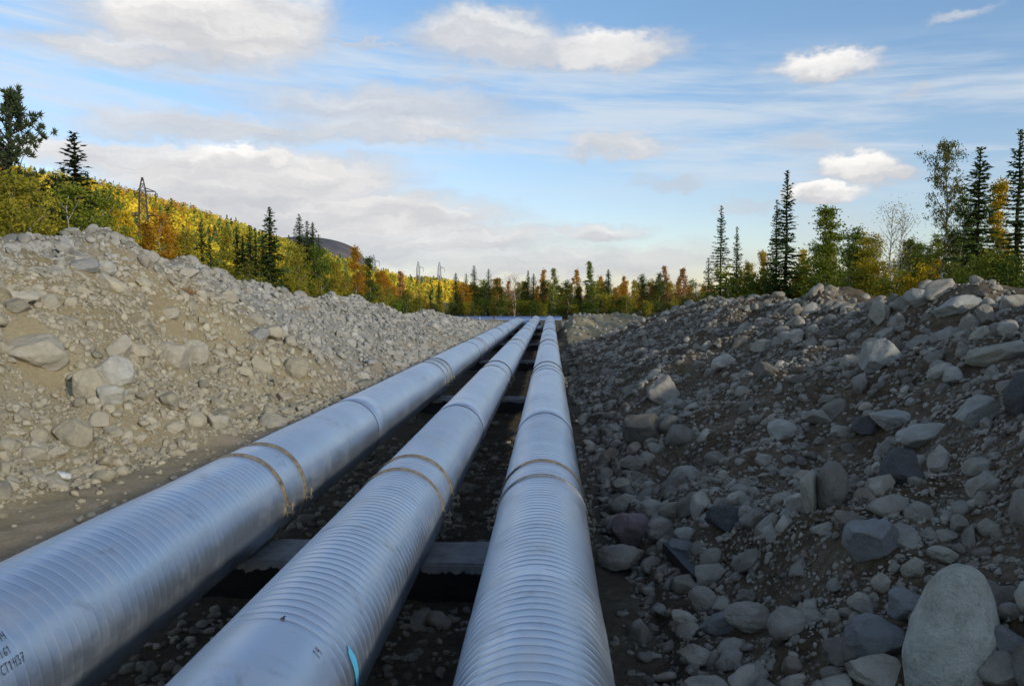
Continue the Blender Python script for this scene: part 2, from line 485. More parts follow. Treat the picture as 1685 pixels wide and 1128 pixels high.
def metal_material(name, base, rough, ripple=0.0, dirt=.42):
    m, t, b, _ = new_mat(name)
    p = geo_pos(t)
    n = t.noise(p, 2.2, 6, .65); f = t.noise(p, 40, 4, .6); big = t.noise(p, .9, 3, .5)
    st = t.noise(t.vec('MULTIPLY', p, (6, .7, 6)), 1.0, 5, .7)
    d = t.rng(t.math('ADD', t.math('MULTIPLY', n, .6), t.math('MULTIPLY', st, .4)), .5, .72, 0, dirt)
    c = t.mix(d, base, (.40, .39, .36))
    sm = t.noise(p, 3.3, 6, .7, .8)
    c = t.mix(t.rng(sm, .57, .70, 0, .55), c, (.33, .34, .35))
    c = t.mix(t.rng(f, .62, .8, 0, .15), c, (.30, .29, .27))
    t.l.new(c, b.inputs['Base Color'])
    t.l.new(t.math('SUBTRACT', .86, t.math('MULTIPLY', d, .8)), b.inputs['Metallic'])
    t.l.new(t.rng(t.math('ADD', t.math('MULTIPLY', n, .5), t.math('MULTIPLY', big, .5)), .3, .7, rough - .06, rough + .12), b.inputs['Roughness'])
    s = t.add('ShaderNodeSeparateXYZ'); t.l.new(p, s.inputs[0])
    hgt = t.math('MULTIPLY', big, 1.0)
    if ripple:
        wv = t.math('SINE', t.math('MULTIPLY', s.outputs[1], 2 * math.pi / .085))
        hgt = t.math('ADD', hgt, t.math('MULTIPLY', wv, ripple))
    bump(t, b, hgt, .5, .012)
    return m

M_GALV = metal_material("galvanised_sheet", (.55, .62, .70), .34)
M_GALV2 = metal_material("galvanised_sheet_fine", (.55, .62, .70), .36, ripple=.035)
M_BAND = metal_material("bright_band", (.62, .69, .79), .36, dirt=.1)
M_BLUEPIPE = metal_material("bluish_sheet", (.30, .38, .56), .32)

def plain(name, col, rough=.8, metal=0.0, var=.3, scale=6, bmp=.3):
    m, t, b, _ = new_mat(name)
    p = geo_pos(t)
    n = t.noise(p, scale, 6, .65)
    c = t.mix(t.rng(n, .3, .7), tuple(q * (1 - var) for q in col), tuple(min(1, q * (1 + var)) for q in col))
    t.l.new(c, b.inputs['Base Color'])
    b.inputs['Roughness'].default_value = rough; b.inputs['Metallic'].default_value = metal
    if bmp: bump(t, b, t.noise(p, scale * 5, 4, .6), bmp, .01)
    return m

M_RUST = plain("rusty_strap", (.20, .165, .115), .75, .2, .55, 14)
M_DARKSEAM = plain("dark_seam", (.035, .035, .04), .7, 0, .3)
M_GREYSTRAP = plain("grey_strap", (.20, .20, .20), .55, .6, .4, 10)
M_BOLT = plain("bolt_steel", (.26, .23, .17), .6, .5, .4, 20)
M_INK = plain("marker_ink", (.022, .024, .035), .6, 0, .2, 20, 0)
M_CYAN = plain("cyan_paint", (.10, .47, .70), .5, 0, .12, 30, 0)
M_BARK = plain("dark_bark", (.055, .042, .032), .9, 0, .5, 9, .6)
M_PYLON = plain("pylon_steel", (.055, .045, .04), .7, .3, .3, .5, 0)
M_PYLON_FAR = plain("pylon_steel_far", (.22, .24, .28), .7, .2, .2, .5, 0)
M_TARCHUNK = plain("tarred_timber", (.012, .012, .014), .45, 0, .5, 9, .5)
M_SCRAP = plain("white_scrap", (.55, .55, .53), .5, 0, .12, 12, .3)
M_ROOT = plain("dry_roots", (.30, .17, .07), .9, 0, .4, 14, 0)

def beam_concrete():
    m, t, b, _ = new_mat("concrete_black_below")
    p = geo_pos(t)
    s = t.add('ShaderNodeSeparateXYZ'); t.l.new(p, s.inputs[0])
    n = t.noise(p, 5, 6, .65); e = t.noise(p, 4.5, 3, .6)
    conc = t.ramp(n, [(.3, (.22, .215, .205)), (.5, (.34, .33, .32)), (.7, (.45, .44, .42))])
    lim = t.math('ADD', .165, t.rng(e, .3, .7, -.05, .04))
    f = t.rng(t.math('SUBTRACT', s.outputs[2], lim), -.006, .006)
    c = t.mix(f, (.006, .006, .007), conc)  # near-black below a ragged height line, concrete grey above
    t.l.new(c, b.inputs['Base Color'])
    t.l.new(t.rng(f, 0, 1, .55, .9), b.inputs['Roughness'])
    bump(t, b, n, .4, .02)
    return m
M_BEAM = beam_concrete()

def birch_bark():
    m, t, b, _ = new_mat("birch_bark")
    p = geo_pos(t)
    n = t.noise(t.vec('MULTIPLY', p, (3, 3, 11)), 1.0, 4, .7)
    c = t.ramp(n, [(.40, (.06, .055, .05)), (.5, (.42, .40, .36)), (.7, (.58, .56, .51))])
    t.l.new(c, b.inputs['Base Color']); b.inputs['Roughness'].default_value = .85
    return m
M_BIRCHBARK = birch_bark()

def leaf_material(name, cols, trans=.35):
    """cols: the hues its leaves take; random from leaf to leaf and clump to clump"""
    m = bpy.data.materials.new(name); m.use_nodes = True
    t = NT(m.node_tree); t.n.clear()
    out = t.add('ShaderNodeOutputMaterial')
    g = t.add('ShaderNodeNewGeometry')
    oi = t.add('ShaderNodeObjectInfo')
    tcx = t.add('ShaderNodeTexCoord')
    n = t.noise(tcx.outputs['Object'], .9, 3, .6)
    f = t.math('ADD', t.math('ADD', t.math('MULTIPLY', g.outputs['Random Per Island'], .24), t.math('MULTIPLY', t.rng(n, .3, .7), .36)),
               t.math('MULTIPLY', oi.outputs['Random'], .4))
    c = t.ramp(f, [(i / (len(cols) - 1) * .8 + .1, q) for i, q in enumerate(cols)])
    d = t.add('ShaderNodeBsdfDiffuse'); tr = t.add('ShaderNodeBsdfTranslucent')
    t.l.new(c, d.inputs[0]); t.l.new(c, tr.inputs[0])
    mx = t.add('ShaderNodeMixShader'); mx.inputs[0].default_value = trans
    t.l.new(d.outputs[0], mx.inputs[1]); t.l.new(tr.outputs[0], mx.inputs[2])
    t.l.new(mx.outputs[0], out.inputs[0])
    return m
L_SPRUCE = leaf_material("spruce_needles", [(.05, .085, .026), (.085, .13, .04), (.12, .17, .052), (.18, .205, .07)], .3)
L_PINE = leaf_material("pine_needles", [(.045, .07, .032), (.08, .105, .048), (.115, .135, .058)], .25)
L_GREEN = leaf_material("green_leaves", [(.10, .16, .022), (.17, .23, .034), (.26, .28, .04), (.38, .34, .05)], .45)
L_OLIVE = leaf_material("turning_leaves", [(.14, .17, .024), (.26, .26, .034), (.40, .33, .042), (.56, .41, .05)], .45)
L_DKGREEN = leaf_material("dark_green_leaves", [(.05, .082, .016), (.085, .12, .022), (.13, .15, .028), (.20, .17, .033)], .42)
L_YELLOW = leaf_material("yellow_leaves", [(.26, .20, .02), (.50, .34, .025), (.68, .47, .03), (.74, .55, .06)])
L_ORANGE = leaf_material("orange_leaves", [(.20, .13, .018), (.40, .215, .025), (.56, .29, .03), (.66, .40, .045)], .45)
L_HILLY = leaf_material("hill_yellow_leaves", [(.48, .38, .04), (.70, .52, .045), (.82, .62, .05), (.85, .66, .09)], .45)
L_HILLO = leaf_material("hill_turning_leaves", [(.24, .25, .035), (.38, .34, .045), (.52, .42, .05), (.62, .46, .06)], .45)
L_RED = leaf_material("red_leaves", [(.16, .14, .03), (.36, .17, .05), (.48, .25, .10), (.52, .34, .15)])
L_DRYGRASS = leaf_material("heath_leaves", [(.03, .035, .01), (.07, .06, .015), (.12, .085, .02), (.14, .07, .03)])


# ------------------------------------------------------------------ ground: one sheet out to the horizon
def axis(parts):
    out = [np.arange(a, b, s) for a, b, s in parts]
    return np.concatenate(out)
gx = np.concatenate([-np.geomspace(6000, 18, 34), np.arange(-17.5, -12.5, .25), np.arange(-12.5, -4, .11), np.arange(-4, 1, .16), np.arange(1, 7.6, .09), np.arange(7.6, 14, .25), np.geomspace(14.5, 6000, 34)])
gy = [-8.0]
while gy[-1] < 110: gy.append(gy[-1] + max(.085, .0095 * gy[-1]))
gy = np.concatenate([-np.geomspace(4000, 8.5, 22), np.array(gy), np.geomspace(113, 9000, 30)])
X, Y = np.meshgrid(gx, gy)
Z = height(X.ravel(), Y.ravel()).reshape(X.shape)
fade = np.clip((np.hypot(X, Y) - 300) / 400, 0, 1)
Z = Z * (1 - fade)
nx, ny = len(gx), len(gy)
I = np.arange(nx * ny).reshape(ny, nx)
Fq = np.stack([I[:-1, :-1], I[:-1, 1:], I[1:, 1:], I[1:, :-1]], -1).reshape(-1, 4)
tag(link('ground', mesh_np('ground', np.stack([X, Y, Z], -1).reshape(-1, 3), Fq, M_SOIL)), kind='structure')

# ------------------------------------------------------------------ pipelines
def revolve(mb, ys, rs, n=80, wob=0.0, seed=0, cap=False):
    ys = np.asarray(ys, float); rs = np.asarray(rs, float)
    th = np.arange(n) * 2 * np.pi / n
    Rr = np.repeat(rs[:, None], n, 1)
    if wob:
        Rr = Rr + wob * (noise3(np.cos(th)[None] * 2.2, np.sin(th)[None] * 2.2, ys[:, None] * .9, seed)
                         + .6 * noise3(np.cos(th)[None] * 5, np.sin(th)[None] * 5, ys[:, None] * 3.0, seed + 1))
    V = np.stack([Rr * np.cos(th)[None], np.repeat(ys[:, None], n, 1), Rr * np.sin(th)[None]], -1)
    k = len(ys); i = np.arange(k - 1)[:, None] * n; j = np.arange(n)[None]
    a = i + j; b = i + (j + 1) % n
    mb.add(V.reshape(-1, 3), np.stack([a, a + n, b + n, b], -1).reshape(-1, 4))

def ribbed(mb, y0, y1, R, pitch, hgt, seed, n=88):
    ys = []; rs = []
    ys.append(y0); rs.append(R)
    y = y0 + pitch * .5
    rr = random.Random(seed)
    while y < y1 - pitch * .5:
        h = hgt * rr.uniform(.8, 1.15); yy = y + rr.uniform(-.003, .003)
        for dy, k in ((-.012, 0), (-.0085, .12), (-.003, .95), (.003, .95), (.0085, .12), (.012, 0)):
            ys.append(yy + dy); rs.append(R + h * k)
        y += pitch
    ys.append(y1); rs.append(R)
    revolve(mb, ys, rs, n, .0030, seed)

def plain_run(mb, y0, y1, R, seed, step=.4, n=72):
    ys = np.linspace(y0, y1, max(2, int((y1 - y0) / step)))
    revolve(mb, ys, np.full(len(ys), R), n, .0030, seed)

def ring(y0, y1, R, t, n=80, e=.004):
    mb = MB()
    revolve(mb, [y0, y0, y0 + e, y1 - e, y1, y1], [R - .01, R + t - e, R + t, R + t, R + t - e, R - .01], n)
    return mb

def strap(root, y, R, mat, wid=.04, lugs=True, sides=(0, 180), thick=.012):
    b = ring(y - wid / 2, y + wid / 2, R, thick).build('clamp_band', mat, root, True)
    if lugs:
        for a in sides:
            mb = MB()
            ca, sa = math.cos(R_(a)), math.sin(R_(a))
            sgn = 1 if a == 0 else -1
            z0 = -.05
            rx = math.sqrt(max((R + .01) ** 2 - z0 * z0, 0))
            for dz in (.032, -.032):
                mb.box((sgn * (rx + .032), y, z0 + dz), (.085, .038, .012))
                mb.box((sgn * (rx + .012), y, z0 + dz * 1.5), (.014, .05, .05))
            for dx in (.055,):
                mb.tube([(sgn * (rx + dx), y, z0 - .062), (sgn * (rx + dx), y, z0 + .062)], .009, 8)
                for dz in (.046, -.046):
                    mb.tube([(sgn * (rx + dx), y, z0 + dz - .008), (sgn * (rx + dx), y, z0 + dz + .008)], .018, 6)
            mb.build('clamp_bolt', M_BOLT, b)
    return b

SUP = [7.5, 19.5, 31.2, 43.0, 55.0, 66.5]
def pipeline(label, x, zc, R, slope, yend, runs, joints, straps, elbow, n=88):
    root = empty('steel_pipeline', (x, 0, zc))
    root.rotation_euler = (slope, 0, 0)
    tag(root, label, 'pipeline', 'three parallel insulated pipelines')
    for k, (kind, y0, y1, mat, hgt, dR) in enumerate(runs):
        mb = MB()
        if kind == 'rib': ribbed(mb, y0, y1, R + dR, .085, hgt, k + int(R * 1000))
        else: plain_run(mb, y0, y1, R + dR, k + 31)
        mb.build('ribbed_jacket' if kind == 'rib' else 'smooth_jacket', mat, root, True)
    for (y0, y1, t) in joints:
        jb = ring(y0, y1, R, t).build('joint_band', M_BAND, root, True)
        ring(y0 - .03, y0 - .002, R, t * .7 + .003).build('seam_ring', M_DARKSEAM, jb, True)
    for (y, mat, wid, lugs, sides) in straps:
        strap(root, y, R + .006, mat, wid, lugs, sides)
    mb = MB()
    for y in SUP:
        mb.box((0, y, -R - .02), (.36, .62, .09))
    mb.build('saddle_plate', M_GREYSTRAP, root)
    # the end of the pipe turns away
    pts = [(0, yend - .02, 0)]
    rad = 1.0 if R < .43 else 1.15
    for a in np.linspace(0, 90, 12):
        q = rad * math.sin(R_(a)); h = rad * (1 - math.cos(R_(a)))
        pts.append((h * elbow[0], yend + q, h * elbow[1]))
    pts.append((pts[-1][0] + elbow[0] * 1.0, pts[-1][1], pts[-1][2] + elbow[1] * 1.0))
    mb = MB(); mb.tube(pts, R, 40); mb.build('elbow', M_GALV2, root, True)
    return root

BOTH = (0, 180)
def far_straps(y0=25):
    out = []
    for y in SUP:
        if y > y0:
            out += [(y - .35, M_GREYSTRAP, .06, False, ()), (y + .35, M_GREYSTRAP, .06, False, ())]
    return out
p_right = pipeline('ribbed galvanised pipeline nearest the shaded rocky bank, running straight ahead', -.077, .672, .40, 0, 75.5,
    [('rib', -6, 4.62, M_GALV, .0034, .003), ('rib', 4.56, 11.02, M_GALV, .0031, 0), ('fine', 11.0, 75.5, M_GALV2, 0, 0)],
    [(11.0, 11.6, .006), (18.1, 18.6, .006), (28.3, 28.6, .007), (35.7, 36.0, .007), (48, 48.3, .008), (61, 61.4, .008)],
    [(7.08, M_GREYSTRAP, .026, True, BOTH), (7.72, M_RUST, .028, True, BOTH), (18.9, M_GREYSTRAP, .05, True, BOTH), (20.1, M_DARKSEAM, .07, True, BOTH)] + far_straps(),
    (.25, -.97))
p_mid = pipeline('middle ribbed galvanised pipeline with rusty clamp straps and a cyan paint spot', -1.392, .68, .40, 0, 76.0,
    [('fine0', -6, 3.72, M_GALV, 0, .005), ('rib', 3.66, 5.5, M_GALV, .0034, .001), ('rib', 5.44, 11.72, M_GALV, .0032, 0), ('fine', 11.7, 76, M_GALV2, 0, 0)],
    [(11.7, 12.4, .006), (28.6, 28.9, .007), (35.4, 35.7, .007), (48.4, 48.7, .008), (60, 60.4, .008)],
    [(7.22, M_RUST, .026, True, BOTH), (7.86, M_RUST, .036, True, BOTH), (18.8, M_GREYSTRAP, .05, True, BOTH), (20.2, M_DARKSEAM, .07, True, BOTH)] + far_straps(),
    (.25, -.97))
p_left = pipeline('widest galvanised pipeline beside the dirt path, with handwritten numbers on its flank', -2.968, .732, .456, -.0023, 70.5,
    [('rib', -6, 6.05, M_GALV, .0016, .003), ('rib', 5.99, 11.52, M_GALV, .0015, 0), ('fine', 11.5, 70.5, M_GALV2, 0, 0)],
    [(11.5, 12.15, .006), (20.3, 20.75, .006), (28.4, 28.7, .007), (36.5, 36.8, .007), (48, 48.3, .008), (58, 58.4, .008)],
    [(7.36, M_RUST, .038, True, BOTH), (7.95, M_RUST, .042, True, BOTH), (18.9, M_GREYSTRAP, .05, True, BOTH), (19.6, M_GREYSTRAP, .05, True, BOTH), (20.1, M_GREYSTRAP, .05, True, BOTH)] + far_straps(),
    (.93, -.36))

# writing in marker on the left pipe, drawn as strokes lying on the sheet metal
GLY = {
 '9': [[(.42,.62),(.30,.50),(.10,.56),(.06,.80),(.22,.98),(.42,.90),(.44,.60),(.34,.02)]],
 '4': [[(.10,.98),(.06,.50),(.44,.56)],[(.42,.98),(.34,.0)]],
 '1': [[(.06,.72),(.22,.98),(.20,.0)]],
 '-': [[(.02,.48),(.34,.52)]],
 '6': [[(.36,.96),(.12,.64),(.06,.22),(.22,.02),(.40,.18),(.34,.42),(.10,.34)]],
 'C': [[(.46,.86),(.28,.98),(.08,.72),(.06,.28),(.26,.02),(.46,.14)]],
 'T': [[(.0,.96),(.50,.98)],[(.24,.96),(.22,.0)]],
 '3': [[(.06,.94),(.36,.96),(.20,.58),(.42,.38),(.30,.04),(.04,.10)]],
 '7': [[(.04,.94),(.42,.96),(.22,.48),(.16,.0)],[(.08,.48),(.40,.52)]],
}
def mark(root, R, strokes, y0, ang0, hgt, wid, name, mat, label=None):
    """strokes in letter units: u runs along the pipe, v runs up round it"""
    V = []; F = []
    for st in strokes:
        pts = np.array(st, float) * hgt
        # resample
        seg = []
        for a, b in zip(pts[:-1], pts[1:]):
            k = max(2, int(np.linalg.norm(b - a) / (hgt * .08)))
            seg += [a + (b - a) * i / k for i in range(k)]
        seg.append(pts[-1]); seg = np.array(seg)
        T = np.gradient(seg, axis=0); T /= np.linalg.norm(T, axis=1)[:, None] + 1e-9
        N = np.stack([-T[:, 1], T[:, 0]], -1)
        for sgn in (1, -1):
            pass
        L = seg + N * wid / 2; Rr = seg - N * wid / 2
        base = len(V)
        for l, r in zip(L, Rr):
            for q in (l, r):
                th = ang0 + q[1] / R
                V.append(((R) * math.cos(th), y0 + q[0], R * math.sin(th)))
        for i in range(len(seg) - 1):
            F.append((base + 2*i, base + 2*i + 1, base + 2*i + 3, base + 2*i + 2))
    o = link(name, mesh_np(name, V, F, mat, True), root)
    if label: o['label'] = label
    return o
def write(root, R, text, y0, ang0, hgt, wid, name='handwritten_mark', slant=0.12):
    st = []; u = 0.0
    for ch in text:
        for g in GLY[ch]:
            st.append([(u + a + slant * b, b) for a, b in g])
        u += .62
    return mark(root, R, st, y0, ang0, hgt, wid, name, M_INK)

def on_pipe(px, py, x, zc, R):
    d = ray(px, py); o = EYE - np.array([x, 0, zc])
    a = d[0]**2 + d[2]**2; b = 2 * (o[0]*d[0] + o[2]*d[2]); c = o[0]**2 + o[2]**2 - R*R
    t = (-b - math.sqrt(max(b*b - 4*a*c, 0))) / (2*a)
    p = o + d * t
    return p[1], math.atan2(p[2], p[0])
for txt, px, py, h in (('944', -9, 1060, .046), ('-161', -6, 1086, .042), ('CT1437', 2, 1110, .046)):
    yy, an = on_pipe(px, py, -2.968, .732, .456)
    write(p_left, .4645, txt, yy, an, h, .0048)
yy, an = on_pipe(583, 1098, -1.392, .68, .4)
blob = []
mbv = MB()
uu = np.linspace(-1, 1, 14)
ring_pts = []
outl = [(.036 * math.cos(a) * (1 + .18 * math.sin(3 * a + 1)), .12 * math.sin(a) * (1 + .1 * math.cos(5 * a))) for a in np.linspace(0, 2 * math.pi, 28, endpoint=False)]
V = []; F = []
for k in (1.0, .66, .33):
    for (u, v) in outl:
        th = an + v * k / .41; V.append((.4078 * math.cos(th), yy + u * k, .4078 * math.sin(th)))
for r_ in range(2):
    for j in range(28):
        a = r_ * 28 + j; b = r_ * 28 + (j + 1) % 28
        F.append((a, b, b + 28, a + 28))
for j in range(0, 28, 2):
    pass
cidx = len(V); V.append((.4078 * math.cos(an), yy, .4078 * math.sin(an)))
for j in range(0, 28, 2):
    F.append((56 + j, 56 + (j + 1) % 28, 56 + (j + 2) % 28, cidx))
link('paint_spot', mesh_np('paint_spot', V, F, M_CYAN), p_mid)['label'] = 'cyan paint spot'
# small pencilled figures and scuffs beside it
yy, an = on_pipe(524, 1085, -1.392, .68, .4)
write(p_mid, .4075, '14', yy, an, .05, .004, 'faint_pencil_mark')
yy, an = on_pipe(466, 1021, -1.392, .68, .4)
mark(p_mid, .4078, [[(0, 0), (.3, .12), (.7, .1)], [(.1, .3), (.3, .1)]], yy, an, .06, .012, 'scuff_mark', M_INK)
yy, an = on_pipe(437, 1054, -1.392, .68, .4)
mark(p_mid, .4062, [[(0, 0), (.02, -.5), (.0, -1.0)]], yy, an, .17, .008, 'scuff_mark', M_INK)

# the pipe that crosses behind, and its sleepers
cp = empty('crossing_pipeline', (-9, 84.5, .47))
tag(cp, 'bluish pipeline lying crosswise beyond the far end of the three pipelines', 'pipeline')
mb = MB(); revolve(mb, np.linspace(-11, 10.2, 12), np.full(12, .36), 40, .002, 5)
V = np.vstack(mb.V)[:, [1, 0, 2]]
link('pipe_jacket', mesh_np('pipe_jacket', V, np.vstack(mb.F)[:, ::-1], M_BLUEPIPE), cp)
for q in (-7.5, -3.2, 1.5, 3.0, 7.0):
    mb = ring(-.06, .06, .362, .01, 40); V = np.vstack(mb.V)[:, [1, 0, 2]] + np.array([q, 0, 0])
    link('joint_band', mesh_np('joint_band', V, np.vstack(mb.F)[:, ::-1], M_DARKSEAM if q != 1.5 else M_BAND), cp)

def rough_box(x0, x1, y0, y1, z0, z1, mat, name, amp=.012, seed=0):
    bm = bmesh.new()
    bmesh.ops.create_cube(bm, size=1)
    bmesh.ops.bevel(bm, geom=bm.edges[:], offset=.03, segments=2, affect='EDGES')
    for v in bm.verts:
        v.co = Vector((v.co.x * (x1 - x0), v.co.y * (y1 - y0), v.co.z * (z1 - z0))) + Vector(((x0 + x1) / 2, (y0 + y1) / 2, (z0 + z1) / 2))
    for k in range(3):
        es = [e for e in bm.edges if e.calc_length() > .16]
        bmesh.ops.subdivide_edges(bm, edges=es, cuts=2, use_grid_fill=True)
    for v in bm.verts:
        n = noise3(v.co.x * 4, v.co.y * 4, v.co.z * 4, seed) + .5 * noise3(v.co.x * 11, v.co.y * 11, v.co.z * 11, seed + 1)
        v.co += v.normal * float(n) * amp
    me = bpy.data.meshes.new(name); bm.to_mesh(me); bm.free(); me.materials.append(mat)
    return link(name, me)
BW = ['nearest, its broad grey top showing between the pipes', 'second along the trench', 'third along the trench', 'fourth along the trench', 'fifth along the trench', 'farthest along the trench']
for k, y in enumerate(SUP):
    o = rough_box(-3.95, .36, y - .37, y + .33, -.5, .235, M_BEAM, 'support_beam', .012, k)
    tag(o, 'concrete support beam with black lower side under the pipelines, ' + BW[k], 'support beam', 'concrete beams under the pipelines')

# ------------------------------------------------------------------ rocks
def ico(k):
    bm = bmesh.new(); bmesh.ops.create_icosphere(bm, subdivisions=k, radius=1.0)
    bm.verts.ensure_lookup_table()
    V = np.array([v.co[:] for v in bm.verts]); F = np.array([[v.index for v in f.verts] for f in bm.faces]); bm.free()
    return V, F
ICO = {k: ico(k) for k in (1, 2, 3, 4, 5)}
def rock_shape(seed, k, angular=.5, flat=None):
    rg = np.random.default_rng(seed)
    V, F = ICO[k]; V = V.copy()
    ncut = int(4 + angular * 16)
    for i in range(ncut):
        n = rg.normal(size=3); n /= np.linalg.norm(n)
        d = rg.uniform(.52, .90)
        over = np.maximum(V @ n - d, 0)
        V -= over[:, None] * n * (.6 + .4 * min(1, angular * 1.5))
    s = rg.uniform(0, 100)
    a = .16 - .06 * angular
    V = V * (1 + a * noise3(V[:, 0] * 1.1 + s, V[:, 1] * 1.1, V[:, 2] * 1.1, seed)[:, None])
    if k >= 4:
        V = V * (1 + .05 * noise3(V[:, 0] * 4 + s, V[:, 1] * 4, V[:, 2] * 4, seed + 3)[:, None]
                 + 0.022 * noise3(V[:, 0] * 11 + s, V[:, 1] * 11, V[:, 2] * 11, seed + 4)[:, None])
    V /= np.abs(V).max(axis=0)
    return V, F

def frames(n, yaw, tilt, tdir):
    """rotation matrices whose z axis leans tilt away from the normal n"""
    ref = np.where(np.abs(n[:, 2:3]) < .95, np.array([[0, 0, 1.0]]), np.array([[1.0, 0, 0]]))
    t1 = np.cross(ref, n); t1 /= np.linalg.norm(t1, axis=1)[:, None]
    t2 = np.cross(n, t1)
    n2 = n * np.cos(tilt)[:, None] + (t1 * np.cos(tdir)[:, None] + t2 * np.sin(tdir)[:, None]) * np.sin(tilt)[:, None]
    t1 = np.cross(ref, n2); t1 /= np.linalg.norm(t1, axis=1)[:, None]
    t2 = np.cross(n2, t1)
    a = t1 * np.cos(yaw)[:, None] + t2 * np.sin(yaw)[:, None]
    b = np.cross(n2, a)
    return np.stack([a, b, n2], -1)

def zone_left(n, y0, y1):
    y = y0 + (y1 - y0) * RNG.random(n)
    lxf, lxc = np.interp(y, *LXF), np.interp(y, *LXC)
    u = RNG.random(n) * 1.12 - .05
    return lxf + (lxc - lxf) * u, y, u
def zone_right(n, y0, y1):
    y = y0 + (y1 - y0) * RNG.random(n)
    a, c = np.interp(y, *RXF), np.interp(y, *RXC)
    u = RNG.random(n) * 1.16 - .04
    return a + (c - a) * u, y, u
def zone_trench(n, y0, y1):
    y = y0 + (y1 - y0) * RNG.random(n)
    return -3.7 + 5.0 * RNG.random(n), y, RNG.random(n)
def zone_path(n, y0, y1):
    y = y0 + (y1 - y0) * RNG.random(n)
    lxf = np.interp(y, *LXF)
    return lxf + .3 + (-3.5 - lxf) * RNG.random(n) ** 1.6, y, RNG.random(n)
def zone_mound(n, y0, y1):
    return .9 + 6.0 * RNG.random(n), 51 + 11 * RNG.random(n), RNG.random(n)

cand = []
def scatter(side, zone, area, cov, d0, d1, y0, y1, clump=.6, foot=0.0, seed=0):
    dm = math.sqrt(d0 * d1)
    n = int(area * cov / (.55 * dm * dm))
    x, y, u = zone(n, y0, y1)
    d = d0 * (d1 / d0) ** (RNG.random(n) ** 1.25)
    c = fbm2(x * .75, y * .6, 60 + seed, 3) * .5 + .5
    p = np.clip(1 - clump + clump * 1.8 * c, 0.04, 1)
    if foot: p = p * (1 - foot + foot * np.clip(1.3 - u * 1.4, 0, 1))
    ok = RNG.random(n) < p
    for a in zip(x[ok], y[ok], d[ok], u[ok]): cand.append((side, *a))

def areaL(y0, y1): return (y1 - y0) * 6.3
def areaR(y0, y1): return (y1 - y0) * 6.0
# left, dry and sunlit
scatter('L', zone_left, areaL(5, 26), .06, .42, .70, 5, 26, .7, .2, 1)
scatter('L', zone_left, areaL(5, 26), .27, .22, .42, 5, 26, .6, .1, 2)
scatter('L', zone_left, areaL(5, 26), .42, .11, .22, 5, 26, .55, 0, 3)
scatter('L', zone_left, areaL(6, 24), .34, .05, .11, 6, 22, .5, 0, 4)
scatter('L', zone_left, areaL(6, 19), .22, .025, .05, 6, 16, .4, 0, 5)
scatter('L', zone_left, areaL(26, 80), .05, .42, .8, 26, 80, .6, .2, 6)
scatter('L', zone_left, areaL(24, 80), .36, .20, .42, 26, 80, .5, 0, 7)
scatter('L', zone_left, areaL(24, 64), .45, .09, .20, 26, 60, .4, 0, 8)
# right, damp and shaded
scatter('R', zone_right, areaR(1.5, 20), .05, .38, .58, 1.5, 20, .7, .3, 11)
scatter('R', zone_right, areaR(1.5, 20), .16, .19, .38, 1.5, 20, .8, .3, 12)
scatter('R', zone_right, areaR(1.5, 20), .19, .09, .19, 1.5, 20, .75, 0, 13)
scatter('R', zone_right, areaR(1.5, 17), .25, .04, .09, 1.5, 16, .4, 0, 14)
scatter('R', zone_right, areaR(1.5, 11), .24, .02, .04, 1.5, 9, .3, 0, 15)
scatter('R', zone_right, areaR(20, 49), .05, .42, .75, 20, 49, .6, .2, 16)
scatter('R', zone_right, areaR(20, 49), .15, .22, .42, 20, 49, .5, 0, 17)
scatter('R', zone_right, areaR(20, 49), .28, .10, .22, 20, 49, .4, 0, 18)
scatter('R', zone_right, areaR(16, 34), .22, .05, .10, 16, 34, .4, 0, 19)
# floor of the trench, path, mound
scatter('T', zone_trench, 5 * 22, .05, .12, .30, 1, 23, .8, 0, 21)
scatter('T', zone_trench, 5 * 14, .16, .035, .12, 1, 15, .5, 0, 22)
scatter('P', zone_path, 2.5 * 40, .04, .04, .13, 4, 44, .7, 0, 23)
scatter('M', zone_mound, 60, .12, .12, .4, 0, 0, .5, 0, 24)
# along both crests, where stones stand against the trees
for side, XC, y0, y1, n in (('L', LXC, 10, 80, 300), ('R', RXC, 6, 49, 240)):
    y = y0 + (y1 - y0) * RNG.random(n) ** 1.25
    x = np.interp(y, *XC) + RNG.normal(0, .55, n)
    d = .2 * (.62 / .2) ** (RNG.random(n) ** 1.8)
    for a in zip(x, y, d): cand.append((side, *a, 1.0))
# cobbles gathered at the foot of the shaded slope
n = 230
y = 2.2 + 14 * RNG.random(n) ** 1.3
x = np.interp(y, *RXF) + np.abs(RNG.normal(0, .75, n)) - .15
d = .09 * (.34 / .09) ** RNG.random(n)
for a in zip(x, y, d): cand.append(('R', *a, 0.0))

side = np.array([c[0] for c in cand]); cx_ = np.array([c[1] for c in cand]); cyy = np.array([c[2] for c in cand]); cd = np.array([c[3] for c in cand])
# nothing inside the camera's own standing room, nothing across the beams
keep = (np.hypot(cx_, cyy) > 1.2)
for yb in SUP: keep &= ~((np.abs(cyy - yb) < .5 + cd * .5) & (cx_ > -4.1 - cd * .5) & (cx_ < .75 + cd * .5))
side, cx_, cyy, cd = side[keep], cx_[keep], cyy[keep], cd[keep]

